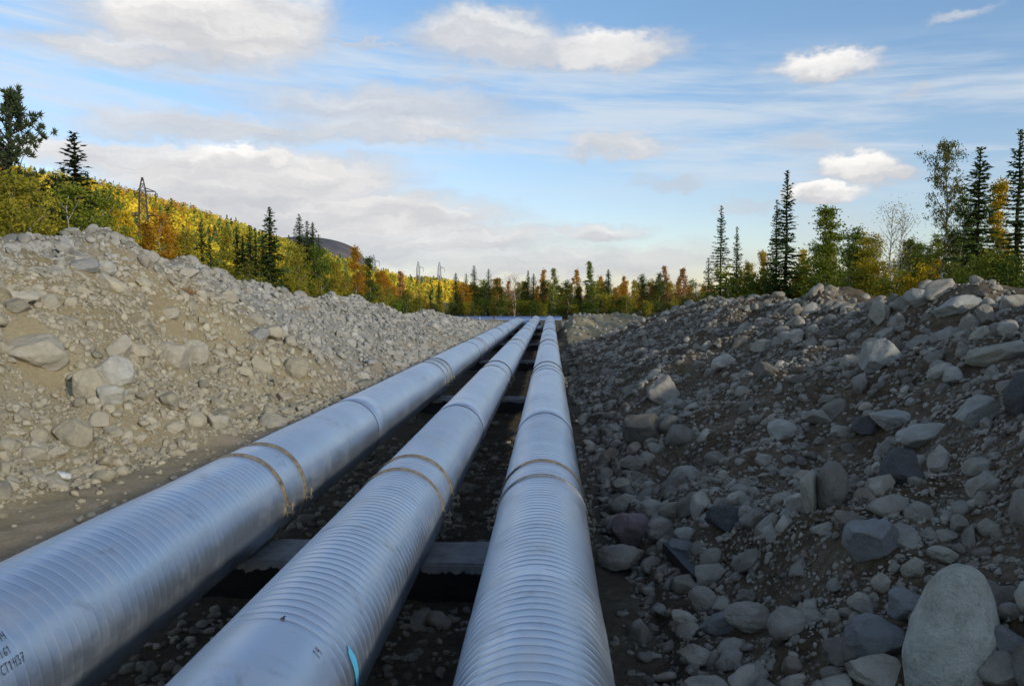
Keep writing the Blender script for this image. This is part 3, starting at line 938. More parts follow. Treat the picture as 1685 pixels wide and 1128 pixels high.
# ---- hand-placed stones that one can point to
HERO = []       # x, y, radius: no scattered stone inside
def boulder(px, py, wpx, hpx, mat, label, name='boulder', ang=.4, seed=0, roll=0.0, group=None, depth=None, cat='boulder', k=5, sink=.1):
    p, t = at(px, py + hpx * .42)
    wid = wpx / F0 * t; hh = hpx / F0 * t
    dep = depth * wid if depth else .5 * (wid + hh) * .9
    fw = ray(px, py); fw = np.array([fw[0], fw[1], 0]); fw /= np.linalg.norm(fw)
    c = p + fw * dep * .28 + np.array([0, 0, hh * (.42 - sink)])
    V, F = rock_shape(900 + seed, k, ang)
    V = V * np.array([wid / 2, dep / 2, hh / 2]) * 1.05
    if roll:
        cr, sr = math.cos(R_(roll)), math.sin(R_(roll))
        V = V @ np.array([[cr, 0, -sr], [0, 1, 0], [sr, 0, cr]])
    o = link(name, mesh_np(name, V, F, mat))
    o.location = c; o.rotation_euler = (0, 0, math.atan2(-fw[0], fw[1]))
    tag(o, label, cat, group)
    HERO.append((c[0], c[1], max(wid, dep) * .5))
    return o

def egg_boulder():
    px, py, wpx, hpx = 1565, 1035, 158, 208
    p, t = at(1565, 1122)
    wid, hh = 122 / F0 * t, 232 / F0 * t
    V, F = rock_shape(4242, 5, .45)
    U = ICO[5][0]
    z = U[:, 2]
    th = np.arctan2(U[:, 1], U[:, 0])
    k = np.interp(z, [-1, -.97, -.7, -.2, .25, .6, .85, .97, 1.0], [0, .55, .92, 1.0, .90, .68, .44, .20, 0])
    box = (np.abs(np.cos(th)) ** 2.15 + np.abs(np.sin(th)) ** 2.15) ** (-1 / 2.15)
    Q = np.stack([np.cos(th) * k * box, np.sin(th) * k * box, z], -1)
    V = .86 * Q + .14 * V
    nz = noise3(V[:, 0] * 1.7, V[:, 1] * 1.7, V[:, 2] * 1.7, 77) * .045 + noise3(V[:, 0] * 7, V[:, 1] * 7, V[:, 2] * 7, 78) * .012
    V = V * (1 + nz[:, None])
    V[:, 0] += .16 * np.clip(V[:, 2], -.2, 1)
    V = V * np.array([wid / 2, wid * .52, hh / 2])
    o = link('boulder', mesh_np('boulder', V, F, M_EGG))
    fw = ray(1565, 1122); fw = np.array([fw[0], fw[1], 0]) / np.hypot(fw[0], fw[1])
    c = p + fw * wid * .30; c[2] = p[2] + 150 / F0 * t * 1.03 - hh / 2; o.location = c
    print('egg', p, t, wid, hh)
    tag(o, 'big smooth egg-shaped pale boulder standing upright in the right foreground', 'boulder')
    HERO.append((c[0], c[1], wid * .55))
egg_boulder()
GF = 'cobbles at the foot of the shaded bank'
B = boulder
B(1447, 1058, 92, 74, M_BLUE, 'bluish rounded block leaning against the left side of the big egg-shaped boulder', ang=.6, seed=1)
B(1494, 1003, 66, 52, M_BLUE, 'bluish stone with a yellowish patch tucked behind the egg-shaped boulder', ang=.5, seed=2)
B(1452, 1108, 96, 44, M_STONE_R, 'flat grey stone below the bluish block in front of the egg-shaped boulder', ang=.5, seed=3)
B(1592, 1120, 78, 40, M_STONE_R, 'low grey stone at the very base of the egg-shaped boulder', ang=.4, seed=4)
B(1655, 1113, 62, 52, M_STONE_R, 'rounded speckled stone right of the base of the egg-shaped boulder', ang=.3, seed=5)
B(1664, 1065, 50, 46, M_BLUE, 'dark bluish stone behind the right flank of the egg-shaped boulder', ang=.4, seed=6)
B(1035, 876, 66, 62, M_PINK, 'pinkish round boulder at the foot of the shaded bank beside the pipe', ang=.35, seed=7)
B(1086, 873, 48, 48, M_STONE_R, 'grey rounded stone touching the right side of the pinkish boulder', ang=.4, seed=8)
B(1022, 921, 76, 44, M_STONE_R, 'wide grey boulder below the pinkish one, close to the nearest pipe', ang=.35, seed=9)
B(1072, 931, 34, 32, M_STONE_R, 'small round stone right of the wide grey boulder below the pinkish one', ang=.2, seed=10)
B(1028, 829, 56, 36, M_STONE_R, 'oval grey boulder above and left of the pinkish boulder', ang=.25, seed=11)
B(1068, 838, 44, 32, M_STONE_R, 'grey cobble between the oval boulder and the upright block above the pinkish boulder', ang=.3, seed=12)
B(1104, 839, 46, 36, M_STONE_R, 'greenish grey oval cobble in the row above the pinkish boulder', ang=.25, seed=13)
B(1150, 830, 36, 46, M_STONE_R, 'upright grey block at the right end of the row above the pinkish boulder', ang=.5, seed=14)
B(1195, 854, 66, 46, M_DARK, 'dark speckled wide boulder right of the row above the pinkish boulder', ang=.5, seed=15)
B(1128, 881, 37, 28, M_PALE, 'small pale egg-shaped cobble below the dark speckled boulder', ang=.15, seed=16)
B(1156, 989, 46, 42, M_STONE_R, 'round greenish grey stone standing alone near the tarred timber', ang=.12, seed=17)
B(1125, 901, 66, 26, M_BLUE, 'long flat bluish stone lying just above the tarred timber', ang=.5, seed=18)
B(1095, 1007, 40, 26, M_PALE, 'flat pale stone left of the round stone near the tarred timber', ang=.4, seed=19)
B(1126, 1017, 42, 26, M_STONE_R, 'small flat stone under the round stone near the tarred timber', ang=.4, seed=20)
B(1295, 1030, 62, 58, M_STONE_R, 'large rounded grey boulder halfway between the tarred timber and the egg-shaped boulder', ang=.35, seed=21)
B(1235, 1019, 78, 42, M_STONE_R, 'long grey boulder left of the large rounded one on the lower shaded slope', ang=.3, seed=22)
B(1182, 1030, 56, 34, M_BLUE, 'bluish grey low stone at the left end of the three on the lower slope', ang=.35, seed=23)
B(1414, 992, 32, 29, M_TAN, 'small tan rounded stone on the lower shaded slope left of the egg-shaped boulder', ang=.2, seed=24)
B(1503, 936, 34, 32, M_TAN, 'left one of two tan stones lying just above the egg-shaped boulder', ang=.3, seed=25)
B(1550, 915, 40, 26, M_TAN, 'right, longer one of two tan stones lying just above the egg-shaped boulder', ang=.4, seed=26)
B(1577, 865, 26, 30, M_STONE_R, 'small pointed grey stone alone in bare soil above the tan stones', ang=.5, seed=27)
B(1440, 890, 88, 78, M_BLUE, 'big stepped bluish block jutting from the middle of the shaded slope', ang=.75, seed=28)
B(1393, 857, 44, 34, M_STONE_R, 'grey rounded block under the two upright stones of the shaded slope', ang=.4, seed=29)
B(1333, 802, 30, 104, M_TAN, 'tall narrow upright slab set in the shaded slope', ang=.5, seed=30, roll=-3)
B(1367, 796, 48, 88, M_STONE_R, 'upright egg-shaped stone right beside the tall narrow slab', ang=.15, seed=31)
B(1062, 703, 74, 62, M_STONE_R, 'large blocky grey boulder low on the shaded bank midway along the pipe', ang=.8, seed=32)
B(1093, 641, 52, 54, M_STONE_R, 'tall grey block above the large blocky boulder on the shaded bank', ang=.8, seed=33, roll=20)
B(1283, 706, 50, 38, M_PALE, 'pale angular stone in the middle of the shaded bank', ang=.6, seed=34)
B(1446, 586, 60, 58, M_PALE, 'big pale slab leaning in the upper part of the shaded bank', ang=.7, seed=35, roll=-30)
B(1603, 680, 62, 52, M_PALE, 'broad pale angular stone at the upper right of the shaded slope', ang=.75, seed=36, roll=-20)
B(1415, 632, 22, 42, M_STONE_R, 'narrow upright grey stone below the big pale slab', ang=.4, seed=37)
B(1568, 620, 30, 32, M_PALE, 'pale round stone between the big pale slab and the broad angular stone', ang=.3, seed=38)
B(1429, 700, 46, 40, M_DARK, 'dark rounded boulder above the upright egg-shaped stone', ang=.4, seed=39)
B(1468, 692, 66, 36, M_PALE, 'greenish pale wedge right of the dark rounded boulder', ang=.6, seed=40, roll=15)
B(1520, 716, 74, 34, M_PALE, 'long pale stone right of the greenish wedge in the shaded slope', ang=.4, seed=41, roll=-15)
B(1543, 755, 52, 46, M_STONE_R, 'grey blocky stone below the long pale stone of the shaded slope', ang=.6, seed=42)
B(1480, 771, 62, 60, M_DARK, 'dark wide boulder in the hollow of the shaded slope', ang=.5, seed=43)
B(1676, 655, 40, 74, M_DARK, 'dark tall boulder cut by the right edge of the picture', ang=.3, seed=44)
B(1512, 490, 40, 36, M_PALE, 'pale angular boulder on the crest of the right bank', ang=.7, seed=45)
B(1570, 508, 72, 34, M_PALE, 'long sloping pale slab just under the crest of the right bank', ang=.7, seed=46, roll=-22)
B(1592, 533, 34, 32, M_STONE_R, 'grey stone right below the long sloping slab of the crest', ang=.5, seed=47)
B(1620, 519, 24, 34, M_STONE_R, 'upright grey stone right of the long sloping slab of the crest', ang=.5, seed=48)
B(1450, 515, 34, 40, M_TAN, 'upright tan block under the crest of the right bank', ang=.7, seed=49)
B(1640, 580, 80, 34, M_TAN, 'long tan slab near the right edge under the crest', ang=.5, seed=50, roll=-18)
B(1176, 756, 38, 28, M_STONE_R, 'grey rounded stone above the row over the pinkish boulder', ang=.35, seed=51)
B(1040, 762, 40, 26, M_STONE_R, 'flat grey stone low on the bank under the large blocky boulder', ang=.4, seed=52)
# left bank
B(57, 580, 92, 60, M_TAN, 'largest tan boulder bulging from the left bank near the left edge', ang=.5, seed=61, sink=.15)
B(128, 714, 62, 48, M_STONE_L, 'blocky grey boulder low on the left bank above the dirt path', ang=.8, seed=62)
B(150, 632, 52, 48, M_STONE_L, 'broad dusty boulder in the cluster at the middle of the left bank', ang=.5, seed=63)
B(188, 612, 56, 50, M_PALE, 'whitish rounded boulder at the top of the cluster on the left bank', ang=.3, seed=64)
B(185, 650, 40, 36, M_PALE, 'whitish block at the bottom of the cluster on the left bank', ang=.6, seed=65)
B(196, 575, 36, 54, M_TAN, 'upright tan slab above the whitish boulder of the left bank', ang=.5, seed=66, roll=15)
B(290, 585, 48, 46, M_TAN, 'tan block with a dark ledge in the excavated face of the left bank', ang=.8, seed=67)
B(318, 578, 46, 44, M_TAN, 'wedge-shaped tan block right of the one with the dark ledge', ang=.8, seed=68, roll=-25)
B(280, 517, 42, 24, M_TAN, 'flat tan stone near the top of the excavated face', ang=.5, seed=69, roll=-12)
B(35, 487, 48, 24, M_TAN, 'flat tan slab sticking out of the upper left bank near the picture edge', ang=.7, seed=70)
B(28, 503, 34, 24, M_STONE_L, 'blocky stone directly under the flat tan slab near the picture edge', ang=.7, seed=71)
B(138, 437, 40, 24, M_BLUE, 'flat bluish stone under the left mound of the crest', ang=.5, seed=72)
B(176, 440, 38, 28, M_PALE, 'pale slab right of the flat bluish stone under the crest', ang=.6, seed=73, roll=18)
B(180, 466, 48, 24, M_STONE_L, 'long grey slab sliding down below the pale slab under the crest', ang=.6, seed=74, roll=28)
B(112, 405, 24, 26, M_PALE, 'pale round stone on the face of the highest mound of the left bank', ang=.5, seed=75)
B(310, 447, 34, 20, M_STONE_L, 'broad grey boulder on the left crest where it begins to fall', ang=.3, seed=76)
B(488, 605, 38, 38, M_STONE_L, 'smooth dusty boulder at the foot of the left bank above the widest pipe', ang=.2, seed=77)
B(428, 548, 32, 24, M_BLUE, 'bluish boulder sticking out of the grey rubble of the left bank', ang=.4, seed=78)
B(376, 485, 32, 26, M_STONE_L, 'angular grey boulder on the upper rubble of the left bank', ang=.7, seed=79)
B(358, 693, 32, 30, M_TAN, 'brownish stone in the row along the upper edge of the dirt path', ang=.5, seed=80)
B(322, 692, 28, 28, M_STONE_L, 'rounded grey stone left of the brownish one along the dirt path', ang=.2, seed=81)
B(286, 704, 30, 20, M_STONE_L, 'oval grey stone at the left end of the row along the dirt path', ang=.15, seed=82)
B(55, 748, 34, 24, M_STONE_L, 'smooth oval stone low on the left bank near the white scrap', ang=.15, seed=83)
B(92, 745, 28, 22, M_TAN, 'yellowish stone next to the smooth oval one near the white scrap', ang=.5, seed=84)

# white scrap at the foot of the left bank, tarred timber on the right, dry roots
o = B(106, 784, 24, 13, M_SCRAP, 'crumpled white scrap lying at the foot of the left bank', name='white_scrap', ang=1.0, seed=90, cat='scrap', roll=25)
def tar_chunk():
    p, t = at(1156, 966)
    p2, t2 = at(1102, 914)
    a = Vector(p) + Vector((0, 0, .05)); b = Vector(p2) + Vector((0, 0, .09))
    d = (b - a); L = d.length * 1.0
    o = rough_box(-L / 2, L / 2, -.075, .075, -.05, .05, M_TARCHUNK, 'tarred_timber', .012, 77)
    o.location = (a + b) / 2; o.rotation_euler = d.to_track_quat('X', 'Z').to_euler()
    tag(o, 'short black tarred timber lying among the cobbles by the pipe', 'timber')
tar_chunk()
def roots(px, py, wpx, hpx, label, seed):
    p, t = at(px, py)
    rg = np.random.default_rng(seed); mb = MB()
    for i in range(150):
        a = rg.normal(0, 1, 3) * np.array([wpx, wpx * .6, hpx]) / F0 * t * .33
        a[2] = abs(a[2]) * .7
        dr = rg.normal(0, 1, 3) * .09; dr[2] = abs(dr[2]) * .8 - .03
        mb.tube([a, a + dr * .5 + rg.normal(0, .015, 3), a + dr], [.006, .005, .002], 3, cap=False)
    o = mb.build('dry_root_clump', M_ROOT); o.location = p
    tag(o, label, 'root clump', 'dry clumps on the left bank', 'stuff')
roots(305, 484, 32, 18, 'rusty brown clump of dry roots at the top edge of the excavated tan face', 1)
roots(492, 510, 60, 14, 'long straw-coloured clump of dry roots on the far part of the left bank', 2)

hx = np.array([h[0] for h in HERO]); hy = np.array([h[1] for h in HERO]); hr = np.array([h[2] for h in HERO])
dist = np.hypot(cx_[:, None] - hx[None], cyy[:, None] - hy[None])
keep = ~(dist < (hr[None] * .75 + cd[:, None] * .25)).any(1)
side, cx_, cyy, cd = side[keep], cx_[keep], cyy[keep], cd[keep]
cz_ = height(cx_, cyy)
nn = normal_at(cx_, cyy)
N = len(cx_)
fl = RNG.uniform(.48, .85, N); ff = RNG.uniform(.65, 1.0, N)
yaw = RNG.uniform(0, 2 * np.pi, N); tilt = np.abs(RNG.normal(0, .35, N)); td = RNG.uniform(0, 2 * np.pi, N)
ROT = frames(nn, yaw, tilt, td)
scl = np.stack([cd * .5 * 1.1, cd * .5 * ff * 1.05, cd * .5 * fl], -1)
pos = np.stack([cx_, cyy, cz_], -1) + nn * (scl[:, 2] * RNG.uniform(-.15, .5, N))[:, None]
# which show largest in the picture
v = pos - EYE; vc = v @ CM
depth_ = -vc[:, 2]
pxx = W0 / 2 + F0 * vc[:, 0] / np.maximum(depth_, .1); pyy = H0 / 2 - F0 * vc[:, 1] / np.maximum(depth_, .1)
inview = (depth_ > .5) & (pxx > -20) & (pxx < W0 + 20) & (pyy > 0) & (pyy < H0 + 25) & (side != 'T') & (side != 'P')
# not the ones a pipe hides
inview &= ~((cx_ > -6.6) & (cx_ < -3.4) & (cyy < 14))
app = np.where(inview, cd / np.maximum(depth_, .1), 0)
order = np.argsort(-app)
NL = order[np.isin(side[order], ['L', 'M'])][:105]; NR = order[side[order] == 'R'][:130]
ind = np.concatenate([NL, NR]); ind_set = np.zeros(N, bool); ind_set[ind] = True
SH4 = [rock_shape(100 + i, 4, (.3, .6, .95)[i % 3]) for i in range(24)]
ME4 = {}
ZL = {'L0': 'dusty stone half buried low on the sunlit left bank', 'L1': 'dusty stone half buried midway up the sunlit left bank', 'L2': 'grey stone resting along the crest of the sunlit left bank',
      'M0': 'stone on the sunlit dirt pile beyond the shaded bank', 'R0': 'cobble lying near the foot of the shaded right bank', 'R1': 'stone stuck midway up the shaded right bank', 'R2': 'stone resting along the crest of the shaded right bank'}
GR = {'L0': 'stones low on the left bank', 'L1': 'stones midway up the left bank', 'L2': 'stones along the left crest', 'M0': 'stones on the dirt pile', 'R0': 'cobbles near the foot of the right bank', 'R1': 'stones midway up the right bank', 'R2': 'stones along the right crest'}
for q, i in enumerate(ind):
    s_ = q % 24
    left = side[i] in ('L', 'M')
    mat = M_STONE_L if left else M_STONE_R
    key = (s_, mat.name)
    if key not in ME4: ME4[key] = mesh_np('stone', SH4[s_][0], SH4[s_][1], mat)
    o = link('stone', ME4[key])
    M = Matrix.Identity(4)
    for a in range(3):
        for b in range(3): M[a][b] = ROT[i][a, b] * scl[i][b]
        M[a][3] = pos[i][a]
    o.matrix_world = M
    if side[i] == 'M': z_ = 'M0'
    else:
        XF_, XC_ = (LXF, LXC) if left else (RXF, RXC)
        a, c = np.interp(cyy[i], *XF_), np.interp(cyy[i], *XC_)
        u = (cx_[i] - a) / (c - a)
        z_ = side[i] + ('0' if u < .3 else '1' if u < .86 else '2')
    tag(o, ZL[z_], 'stone', GR[z_])

def rubble(name, sel, mat, label):
    Vs = []; Fs = []; Sm = []; n0 = 0
    app_ = cd / np.maximum(np.abs(depth_), 1.0) * 797
    for lod, (lo, hi_) in ((1, (0, 3.2)), (2, (3.2, 9)), (3, (9, 1e9))):
        m = sel & (app_ >= lo) & (app_ < hi_)
        idx = np.nonzero(m)[0]
        for s_ in range(9):
            ii = idx[s_::9]
            if not len(ii): continue
            U, F = rock_shape(300 + s_, lod, (.3, .65, 1.0)[s_ % 3])
            P_ = U[None] * scl[ii][:, None]
            P_ = np.einsum('nij,nkj->nki', ROT[ii], P_) + pos[ii][:, None]
            k = U.shape[0]
            Vs.append(P_.reshape(-1, 3)); Fs.append((F[None] + (np.arange(len(ii)) * k)[:, None, None]).reshape(-1, 3) + n0)
            Sm.append(np.full(len(ii) * len(F), (s_ % 3 == 0) or lod == 3))
            n0 += len(ii) * k
    o = link(name, mesh_np(name, np.vstack(Vs), np.vstack(Fs), mat))
    o.data.polygons.foreach_set('use_smooth', np.concatenate(Sm))
    tag(o, label, 'rubble', None, 'stuff')
    print(name, int(sel.sum()), n0)
rest = ~ind_set
rubble('dry_rubble', rest & np.isin(side, ['L', 'M', 'P']), M_RUB_L, 'dry grey and tan rubble covering the sunlit left bank')
rubble('damp_rubble', rest & np.isin(side, ['R', 'T']), M_RUB_R, 'damp grey rubble covering the shaded right bank and trench floor')

# ------------------------------------------------------------------ trees
def quads_mesh(name, C, A, B, mat):
    """one diamond-ended leaf per row: centre C, half axes A and B"""
    V = np.stack([C - A, C - B * .9, C + A, C + B * .9], 1).reshape(-1, 3)
    F = np.arange(len(V)).reshape(-1, 4)
    return mesh_np(name, V, F, mat, False)

def unit(v): return v / (np.linalg.norm(v, axis=-1, keepdims=True) + 1e-9)

def spruce_crown(rg, H, Wd, whorls, sprays, low=.05, gap=.12, slim=.85):
    C = []; A = []; B = []
    hs = np.linspace(low, .985, whorls) ** .92
    for h in hs:
        z = h * H
        Lm = Wd * (1 - h) ** slim + .03 * Wd
        nb = int(rg.integers(6, 10)) if h < .9 else 5
        a0 = rg.uniform(0, 6.28)
        for b in range(nb):
            if rg.random() < gap: continue
            az_ = a0 + b * 6.283 / nb + rg.normal(0, .18)
            L = Lm * rg.uniform(.45, 1.18)
            up = np.interp(h, [0, .5, .85, 1], [-.45, -.28, .15, .9]) + rg.normal(0, .08)
            k = max(2, int(sprays * (L / Wd) ** .6))
            s = np.linspace(.12, 1, k)
            r = s * L
            zz = z + up * r + .22 * L * s ** 2.2
            cx = np.cos(az_) * r; cy2 = np.sin(az_) * r
            dr = np.array([np.cos(az_), np.sin(az_), 0]); pr = np.array([-np.sin(az_), np.cos(az_), 0])
            ln = L / k * .95 + .045 * Wd
            for sg in (-1, 0, 1):
                jit = rg.normal(0, .03 * Wd, (k, 3))
                wdt = (.15 * L * (1.15 - s) + .035 * Wd)
                c = np.stack([cx, cy2, zz], -1) + jit * .5 + pr * (sg * wdt * .55)[:, None]
                d = unit(dr * .75 + pr * sg * .75 + np.array([0, 0, 1]) * (up * .6 + rg.normal(0, .25, (k, 1))))
                sd = unit(np.cross(d, np.array([0, 0, 1.0])) + rg.normal(0, .3, (k, 3)))
                C.append(c); A.append(d * (ln * rg.uniform(.55, .95, (k, 1)))); B.append(sd * (.30 * ln + .012 * Wd))
    return np.vstack(C), np.vstack(A), np.vstack(B)

def make_spruce(seed, H=8.0, Wd=1.35, whorls=46, sprays=7, gap=.12, slim=.85, low=.05):
    rg = np.random.default_rng(seed)
    C, A, B = spruce_crown(rg, H, Wd, whorls, sprays, low, gap, slim)
    crown = quads_mesh('spruce_crown', C, A, B, L_SPRUCE)
    mb = MB(); zs = np.linspace(-.3, H, 9)
    mb.tube(np.stack([rg.normal(0, .015, 9), rg.normal(0, .015, 9), zs], -1), np.linspace(.11, .012, 9) * H / 8, 7)
    return crown, mb.mesh('spruce_trunk', M_BARK, True), H

def branch_set(rg, H, Wd, nb, low, up0, up1, prof, lean=.05):
    """trunk points and branch polylines of a broadleaf tree"""
    zs = np.linspace(0, 1, 10)
    tx = np.cumsum(rg.normal(0, .012 * H, 10)) + lean * H * zs; ty = np.cumsum(rg.normal(0, .012 * H, 10))
    tx -= tx[0]; ty -= ty[0]
    trunk = np.stack([tx, ty, zs * H], -1)
    br = []
    for i in range(nb):
        h = low + (1 - low) * (i + rg.random()) / nb
        h = min(h, .97)
        a = rg.uniform(0, 6.283); L = Wd * prof(h) * rg.uniform(.6, 1.15)
        el_ = np.interp(h, [low, 1], [up0, up1]) + rg.normal(0, .15)
        p0 = np.array([np.interp(h, zs, tx), np.interp(h, zs, ty), h * H])
        s = np.linspace(0, 1, 5)[:, None]
        d = np.array([np.cos(a) * np.cos(el_), np.sin(a) * np.cos(el_), np.sin(el_)])
        p = p0 + d * L * s + np.array([0, 0, .12 * L]) * s ** 2 + rg.normal(0, .03 * L, (5, 3)) * s
        br.append(p)
    return trunk, br

def make_birch(seed, H=7.0, Wd=1.5, nb=34, leaves=3600, leaf=.085, low=.22, mat=None, shape='oval', twigs=True, trunkr=.07, stems=1, clump=1.0):
    rg = np.random.default_rng(seed)
    prof = {'oval': lambda h: (max(0, 1 - (abs(h - .42) / .62) ** 2.2)) ** .7 + .08,
            'cone': lambda h: (1 - h) ** .75 + .06,
            'top': lambda h: np.interp(h, [.2, .5, .8, 1], [.4, .9, 1.0, .35]),
            'flame': lambda h: np.interp(h, [0, .2, .5, .8, 1], [.95, 1.0, .66, .30, .03])}[shape]
    mb = MB(); pts = []
    for st in range(stems):
        h_ = H * (1 if st == 0 else rg.uniform(.7, .95))
        trunk, br = branch_set(rg, h_, Wd * (1 if stems == 1 else .75), nb // stems, low, .55, 1.05, prof, rg.normal(0, .05) + (st - (stems - 1) / 2) * .12)
        mb.tube(np.vstack([trunk[:1] - np.array([0, 0, .3]), trunk]), np.concatenate([[1.15], np.linspace(1, .12, 10)]) * trunkr * h_ / 7, 7)
        for p in br:
            if twigs: mb.tube(p, np.linspace(.26, .06, 5) * trunkr * h_ / 7, 4, cap=False)
            # leaves hang in clumps along the outer part of each branch
            L = np.linalg.norm(p[-1] - p[0])
            nc = max(2, int(3 + L * 2.2))
            for c in range(nc):
                s = rg.uniform(.3, 1.05)
                q = p[0] + (p[-1] - p[0]) * s + rg.normal(0, .11 * L + .05, 3)
                pts.append((q, clump * rg.uniform(.09, .22) * (.5 + .5 * Wd)))
    pts_c = np.array([q for q, _ in pts]); pts_r = np.array([r for _, r in pts])
    ii = rg.integers(0, len(pts_c), leaves)
    g = rg.normal(0, 1, (leaves, 3)) * np.array([1, 1, .8])
    C = pts_c[ii] + g * pts_r[ii][:, None]
    C[:, 2] = np.maximum(C[:, 2], .06 * H)
    d = unit(rg.normal(0, 1, (leaves, 3)) + np.array([0, 0, -.4])); e = unit(np.cross(d, rg.normal(0, 1, (leaves, 3))))
    sz = leaf * rg.uniform(.6, 1.25, (leaves, 1))
    crown = quads_mesh('leaf_crown', C, d * sz, e * sz * .62, mat)
    return crown, mb.mesh('birch_trunk', M_BIRCHBARK, True), H

def make_pine(seed, H=9.0):
    rg = np.random.default_rng(seed)
    prof = lambda h: np.interp(h, [.1, .35, .6, .85, 1], [1.0, 1.0, .8, .5, .12])
    trunk, br = branch_set(rg, H, 2.5, 92, .16, .15, .75, prof, .02)
    mb = MB(); mb.tube(np.vstack([trunk[:1] - np.array([0, 0, .3]), trunk]), np.concatenate([[.17], np.linspace(.16, .025, 10)]), 8)
    C = []; A = []; B = []
    for p in br:
        L = np.linalg.norm(p[-1] - p[0])
        mb.tube(p, np.linspace(.04, .012, 5), 4, cap=False)
        for s in np.linspace(.35, 1.0, max(3, int(L * 5))):
            q0 = np.array([np.interp(s, np.linspace(0, 1, 5), p[:, k]) for k in range(3)]) + rg.normal(0, .13 * L * s, 3) * np.array([1, 1, .5])
            n = 30
            d = unit(rg.normal(0, 1, (n, 3)) + unit(p[-1] - p[0]) * .9 + np.array([0, 0, .55]))
            ln = rg.uniform(.08, .17, (n, 1))
            C.append(q0 + d * ln * .8); A.append(d * ln); B.append(unit(np.cross(d, rg.normal(0, 1, (n, 3)))) * .028)
    return quads_mesh('needle_crown', np.vstack(C), np.vstack(A), np.vstack(B), L_PINE), mb.mesh('pine_trunk', M_BARK, True), H

SPR = [make_spruce(40 + i, gap=.08 + .04 * (i % 3), slim=(.8, .95, .7)[i % 3], Wd=(1.25, 1.5, 1.1, 1.35)[i % 4]) for i in range(5)]
SPR_FINE = [make_spruce(60 + i, 8.0, (1.2, 1.35, 1.5)[i], 46, 10, .22, (.85, .95, .8)[i], .02) for i in range(3)]
SPR_THIN = [make_spruce(70 + i, 8.0, .95, 44, 5, .15, .65, .05) for i in range(2)]
SPR_FAR = [make_spruce(80 + i, 8.0, (1.2, 1.0)[i], 30, 5, .08, .8, .03) for i in range(2)]
BIR = [make_birch(100 + i, 7, (1.5, 1.25, 1.7)[i % 3], 38, 6500, .07, .14, L_GREEN, ('oval', 'cone', 'oval', 'flame')[i % 4], True, .06, (1, 1, 2, 1)[i % 4], .85) for i in range(6)]
BIR_FAR = [make_birch(120 + i, 7, (1.6, 1.35, 1.8, 1.2)[i], 26, 2600, .105, .10, L_GREEN, ('oval', 'flame', 'oval', 'cone')[i], True, .055) for i in range(4)]
ASP = [make_birch(140 + i, 8, 1.4, 52, 3600, .095, .05, L_ORANGE, 'flame', True, .05, 1, .62) for i in range(3)]
SHR = [make_birch(150 + i, 2.2, 1.2, 22, 1500, .075, .02, L_OLIVE, 'oval', False, .05, 3) for i in range(3)]
PINE = [make_pine(160 + i) for i in range(2)]
TALLB = [make_birch(170, 9.0, 1.75, 50, 8500, .055, .28, L_DKGREEN, 'top', True, .075, 1, .55)]
SPIRE = [make_spruce(200, 9.0, 1.15, 46, 8, .28, .72, .04)]
BARE = [make_birch(180, 6.0, 2.1, 64, 1100, .045, .33, L_OLIVE, 'top', True, .085, 2)]

def plant(kind, var, x, y, H, label, group=None, mat=None, wide=1.0, rz=None, name='spruce_tree', cat='tree', lean=0.0, z=None):
    crown, trunk, H0_ = var
    r = empty(name, (x, y, hz(x, y) - .05 if z is None else z), RNG.uniform(0, 6.28) if rz is None else rz)
    k = H / H0_
    r.scale = (k * wide, k * wide, k)
    r.rotation_euler[1] = lean
    tag(r, label, cat, group)
    c = link('crown', crown, r); t_ = link('trunk', trunk, r)
    if mat is not None:
        c.material_slots[0].link = 'OBJECT'; c.material_slots[0].material = mat
    return r

def tree_px(px, ytop, Y, *a, **kw):
    d = ray(px, ytop); p = EYE + d * (Y / d[1])
    kw_ = dict(kw)
    zg = hz(p[0], Y) - .05
    return plant(a[0], a[1], p[0], Y, max(.8, p[2] - zg), *a[2:], **kw_)

def TS(px, yt, Y, var, label, group=None, **k): return tree_px(px, yt, Y, 's', var, label, group, name='spruce_tree', **k)
def TB(px, yt, Y, var, mat, label, group=None, **k): return tree_px(px, yt, Y, 'b', var, label, group, mat=mat, name=k.pop('name', 'birch_tree'), **k)

# right bank, from the gap in the middle to the right edge
TS(1187, 338, 50, SPR_FINE[0], 'slender tall spruce, left one of the pair beside the gap in the trees', wide=.95)
TS(1166, 424, 52, SPR_THIN[0], 'thin wispy young spruce standing just left of the slender tall spruce', wide=1.1)
TS(1213, 373, 47, SPR_FINE[1], 'shorter spruce right of the slender tall spruce on the right bank', wide=.9)
TS(1296, 280, 36, SPR_FINE[1], 'tallest spruce in the middle of the right-hand trees, a smaller one at its left', wide=1.15)
TS(1279, 328, 37, SPR_FINE[0], 'smaller spruce touching the left side of the tallest spruce on the right bank', wide=.95)
TB(1252, 415, 44, BIR[1], L_YELLOW, 'yellow birch between the two spruce groups of the right bank')
TB(1230, 438, 45, BIR[0], L_OLIVE, 'low greenish birch at the foot of the shorter spruce on the right bank')
TB(1333, 408, 39, BIR[3], L_YELLOW, 'thin yellow birch with leaning white stems right of the tallest spruce', lean=.22)
TB(1368, 343, 33, BIR[1], L_GREEN, 'pointed dense green birch right of the tallest spruce', wide=1.55)
TB(1392, 385, 34, BIR[4], L_GREEN, 'rounded green birch joined to the pointed green birch on its right side', wide=1.5)
TS(1404, 424, 31, SPR_FINE[2], 'small dark spruce under the rounded green birch', wide=1.0)
TB(1440, 395, 33, BIR[2], L_OLIVE, 'pale olive birch between the green birches and the nearly bare tree', wide=1.4)
TB(1470, 348, 28, BARE[0], L_OLIVE, 'nearly bare spreading tree with few leaves left on thin grey twigs', name='bare_tree')
